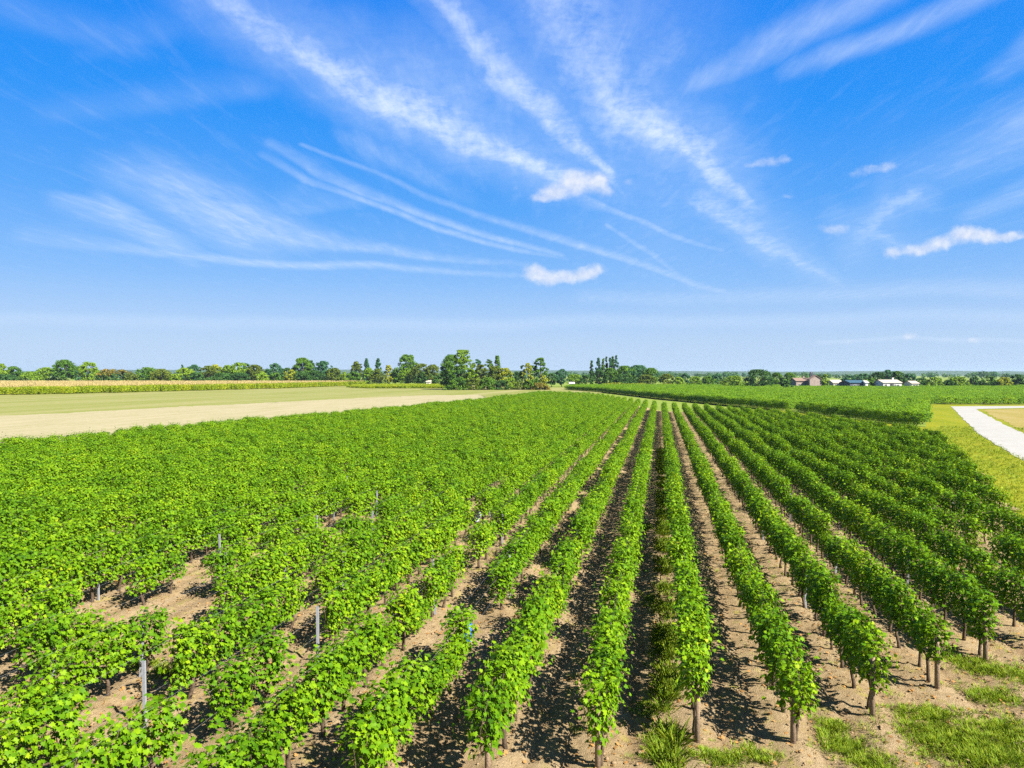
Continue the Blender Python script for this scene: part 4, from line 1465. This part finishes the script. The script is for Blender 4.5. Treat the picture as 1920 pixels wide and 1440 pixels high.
    (1690, 706, 20, 330, 'round', 't_dark', 'dark tree between the white and the cream house', 'tree'),
    (1728, 709, 26, 318, 'bush', 't_dark', 'dark bush right of the small cream house', 'bush'),
    (1752, 708, 32, 308, 'bush', 't_light', 'first light bush of the right hedge', 'bush'),
    (1778, 713, 18, 306, 'bush', 't_dark', 'dark gap bush in the right hedge', 'bush'),
    (1797, 707, 34, 307, 'bush', 't_light', 'wide light bush in the middle of the right hedge', 'bush'),
    (1829, 706, 22, 312, 'round', 't_dark', 'dark bluish tree in the right hedge', 'tree'),
    (1855, 706, 30, 312, 'bush', 't_mid', 'green bush right of the dark hedge tree', 'bush'),
    (1882, 708, 28, 306, 'bush', 't_yellow', 'yellow green bush near the right border', 'bush'),
    (1908, 703, 24, 322, 'round', 't_dark', 'dark tree at the right border of the photo', 'tree'),
]
for i, (px, top, wpx, d, kind, mat, lab, cat) in enumerate(TREES):
    x, y = at(px, d)
    h = ztop(top, d) + .15
    w = wpx * d / FPX * 1.14
    nm = {'tree': 'leafy_tree', 'bush': 'bush', 'poplar': 'poplar_tree', 'conifer': 'conifer_tree'}[cat]
    make_tree(nm, lab, cat, x, y, h, w, kind, mat, 500 + i, GR, twotone='t_rust' if 'rusty' in lab else None)


# hedge of yellowish shrubs in front of the rounded grove, and far woods
def wood_band(name, label, cat, spans, dmin, dmax, hmin, hmax, mats, seed, leaf, n, kind='stuff'):
    r = np.random.default_rng(seed)
    P, N, T, S = [], [], [], []
    for _ in range(n):
        px = r.uniform(*spans)
        d = r.uniform(dmin, dmax)
        x, y = at(px, d)
        nz = float(fbm(np.array([px * .02]), np.array([seed * 1.0]), 3, seed)[0])
        h = hmin + (hmax - hmin) * np.clip(nz * 1.5 - .25, 0, 1) * r.uniform(.75, 1.1)
        m_ = 46
        cr = h * .42
        off = r.normal(0, 1, (m_, 3))
        off = off / np.linalg.norm(off, axis=1, keepdims=True) * (r.random((m_, 1)) ** .4)
        off[:, 2] *= .9
        P.append(np.array((x, y, h * .55)) + off * np.array((cr, cr, h * .5)))
        N.append(off + np.array((0, 0, .5)) + r.normal(0, .35, (m_, 3)))
        T.append(np.stack([off[:, 0], off[:, 1], -.6 * np.ones(m_)], 1) + r.normal(0, .4, (m_, 3)))
        S.append(r.uniform(.7, 1.3, m_) * leaf * (h / hmax) ** .5)
    P, N, T, S = map(np.concatenate, (P, N, T, S))
    me = leaves_mesh(name, P, N, T, S, mats, TL, TLF)
    # one leaf tone per crown
    mi = np.repeat(r.integers(0, len(mats), n), 46)
    me.polygons.foreach_set('material_index', mi.astype(np.int32))
    o = link(name, me)
    o.location.z = -.2
    tag(o, label, cat, kind=kind)
    return o


wood_band('shrub_belt', 'yellowish scrub along the far edge of the second vineyard', 'scrub', (1128, 1262), 346, 358, 1.4, 3.0, [M['t_yellow'], M['t_light'], M['t_olive']], 61, .34, 150)
wood_band('scrub_edge', 'dark scrub mass along the far edge of the right fields', 'scrub', (1262, 2000), 362, 420, 2.0, 5.2, [M['t_dark'], M['t_mid'], M['t_teal'], M['t_olive']], 62, .5, 420)
wood_band('undergrowth', 'dark undergrowth mass filling the foot of the left treeline', 'undergrowth', (-120, 840), 432, 470, 2.5, 7.0, [M['t_dark'], M['t_mid'], M['t_olive'], M['t_dark']], 63, .6, 480)
wood_band('distant_woods', 'far wooded belt along the horizon', 'woods', (-200, 2120), 900, 1500, 6.5, 13.0, [M['t_teal'], M['t_dark'], M['t_mid']], 64, 2.0, 900)

# far hills: a low wooded ridge
r = np.random.default_rng(70)
nx, ny = 160, 14
hx = np.linspace(-2000, 4000, nx)
V = []
for j in range(ny):
    d = 3300 + j * 130
    for i in range(nx):
        px = -500 + 2900 * i / (nx - 1)
        x, y = at(px, d)
        prof = max(0.0, math.sin(math.pi * j / (ny - 1))) ** .8
        hh = 19 + 18 * float(fbm(np.array([px * .004]), np.array([2.0]), 4, 71)[0]) * (1.25 if px < 700 else .8)
        V.append((x, y, -1 + prof * hh + r.normal(0, 1.2) * prof))
F = [(j * nx + i, j * nx + i + 1, (j + 1) * nx + i + 1, (j + 1) * nx + i) for j in range(ny - 1) for i in range(nx - 1)]
o = link('hills', new_mesh('hills', V, F, M['hill'], True))
tag(o, kind='structure')


# ------------------------------------------------------------------ village
def house(label, cat, px, d, wpx, eave, ridge, depth, wall, roof, wins, door=None, rz=0.0, name='house', chimney=False, hip=False):
    """Walls with real openings' frames and panes, a pitched roof with overhang, door and chimney."""
    x, y = at(px, d)
    w = wpx * .94 * d / FPX
    ridge = eave + (ridge - eave) * .72
    e = link(name, None, loc=(x, y, -.1), rz=YAW + rz)
    b = MB()
    b.box(-w / 2, w / 2, -depth / 2, depth / 2, 0, eave)
    b.add([(-w / 2, -depth / 2, eave + .002), (-w / 2, depth / 2, eave + .002), (-w / 2, 0, ridge - .05), (w / 2, -depth / 2, eave + .002), (w / 2, depth / 2, eave + .002), (w / 2, 0, ridge - .05)],
          [(0, 2, 1), (3, 4, 5)])
    b.build('wall', wall, e)
    o_ = .35
    b = MB()
    th = .14
    sl = (ridge - eave) / (depth / 2)
    for s in (-1, 1):
        yo, zo = s * (depth / 2 + o_), eave - sl * o_
        V = [(-w / 2 - .3, yo, zo), (w / 2 + .3, yo, zo), (w / 2 + .3, 0, ridge), (-w / 2 - .3, 0, ridge)]
        V += [(a, b_, c + th) for a, b_, c in V]
        b.add(V, [(0, 1, 2, 3), (7, 6, 5, 4), (0, 4, 5, 1), (1, 5, 6, 2), (2, 6, 7, 3), (3, 7, 4, 0)])
    rf = b.build('roof', roof, e)
    if chimney:
        b = MB()
        b.box(w * .25, w * .25 + .6, -.3, .3, ridge - .6, ridge + .9)
        b.box(w * .25 - .06, w * .25 + .66, -.36, .36, ridge + .902, ridge + 1.0)
        b.build('chimney', wall, rf)
    for (fx, z0, ww, hh) in wins:
        fr = MB()
        X = fx * w
        yf = -depth / 2
        fr.box(X - ww / 2 - .08, X + ww / 2 + .08, yf - .06, yf - .003, z0 - .08, z0)
        fr.box(X - ww / 2 - .08, X + ww / 2 + .08, yf - .06, yf - .003, z0 + hh, z0 + hh + .08)
        for xx in (X - ww / 2 - .08, X + ww / 2, X - .03):
            fr.box(xx, xx + (.08 if xx != X - .03 else .06), yf - .055, yf - .003, z0 + .002, z0 + hh - .002)
        f = fr.build('window', M['w_white'], e)
        p_ = MB()
        p_.box(X - ww / 2, X + ww / 2, yf - .03, yf - .004, z0, z0 + hh)
        p_.build('pane', M['glass'], f)
    if door:
        X = door * w
        dr = MB()
        dr.box(X - .55, X + .55, -depth / 2 - .05, -depth / 2 - .003, 0, 2.1)
        dr.build('door', M['w_dark'], e)
    tag(e, label, cat, 'village buildings on the right')
    return e


house('pinkish stone house with reddish roof left of the dark tower', 'house', 1499, 312, 26, 3.6, 5.2, 7, M['w_pink'], M['r_tile'], [(-.25, 1.0, .9, 1.3), (.2, 1.0, .9, 1.3)], door=-.02, chimney=True)
house('small pink gabled house right against the dark tower', 'house', 1527, 306, 11, 4.4, 6.6, 5, M['w_pink'], M['r_tile'], [(.0, 1.6, .7, 1.1)], rz=R(90))
house('low house with pale tiled roof right of the small bright tree', 'house', 1565, 310, 19, 2.7, 4.4, 7, M['w_cream'], M['r_pale'], [(-.25, .9, .8, 1.2), (.2, .9, .8, 1.2)])
house('long barn with blue roof and white gable end', 'barn', 1600, 302, 33, 2.9, 4.2, 9, M['w_dark'], M['r_blue'], [(-.2, 1.2, 1.2, .8)], name='barn')
house('white gabled annex at the right end of the blue barn', 'annex', 1622, 297, 5, 3.0, 3.9, 3, M['w_white'], M['w_white'], [(.0, 1.2, .4, .6)], name='annex')
house('long white house with dark openings beside the vineyard', 'house', 1664, 300, 36, 2.9, 4.5, 8, M['w_white'], M['r_pale'], [(-.36, .9, .9, 1.3), (-.02, .9, 1.8, 1.6), (.12, .9, .9, 1.3)], door=.3, chimney=True)
house('small cream house at the right end of the village', 'house', 1709, 304, 14, 2.6, 3.9, 6, M['w_cream'], M['r_pale'], [(-.2, .9, .8, 1.1), (.2, .9, .8, 1.1)])
house('tiny pale hut at the field edge before the olive trees', 'hut', 804, 396, 9, 2.4, 3.5, 3, M['w_cream'], M['r_pale'], [(-.1, 1.0, .6, .7)], name='hut')
house('tiny white hut in the field left of the lone poplar', 'hut', 1072, 352, 9, 1.9, 2.7, 3, M['w_white'], M['w_white'], [(.1, .9, .6, .6)], name='hut')
# slim dark tower
d = 309
x, y = at(1521, d)
e = link('tower', None, loc=(x, y, -.1), rz=YAW)
b = MB()
tw = 4.6 * d / FPX
zt = ztop(699, d)
b.box(-tw / 2, tw / 2, -tw / 2, tw / 2, 0, zt)
b.build('wall', M['w_dark'], e)
b = MB()
b.box(-tw / 2 - .08, tw / 2 + .08, -tw / 2 - .08, tw / 2 + .08, zt + .002, zt + .15)
b.add([(-tw / 2, -tw / 2, zt + .152), (tw / 2, -tw / 2, zt + .152), (tw / 2, tw / 2, zt + .152), (-tw / 2, tw / 2, zt + .152), (0, 0, zt + .75)], [(0, 1, 4), (1, 2, 4), (2, 3, 4), (3, 0, 4)])
b.build('roof', M['w_dark'], e)
b = MB()
b.box(-.25, .25, -tw / 2 - .03, -tw / 2 - .003, zt - 1.3, zt - .5)
b.build('window', M['glass'], e)
tag(e, 'slim dark slate tower rising beside the pink gabled house', 'tower', 'village buildings on the right')


# ------------------------------------------------------------------ the air: thin summer haze over the whole plain
hb = MB()
hb.box(-5600, 5600, -2600, 6100, -6.0, 46.0)
m, k, out = material('haze')
pv = k.n('ShaderNodeVolumePrincipled')
pv.inputs['Color'].default_value = (0.62, 0.80, 1.0, 1)
pv.inputs['Density'].default_value = 0.00008
pv.inputs['Anisotropy'].default_value = 0.2
k.l.new(pv.outputs[0], out.inputs['Volume'])
hz = hb.build('haze', m)
tag(hz, kind='stuff')
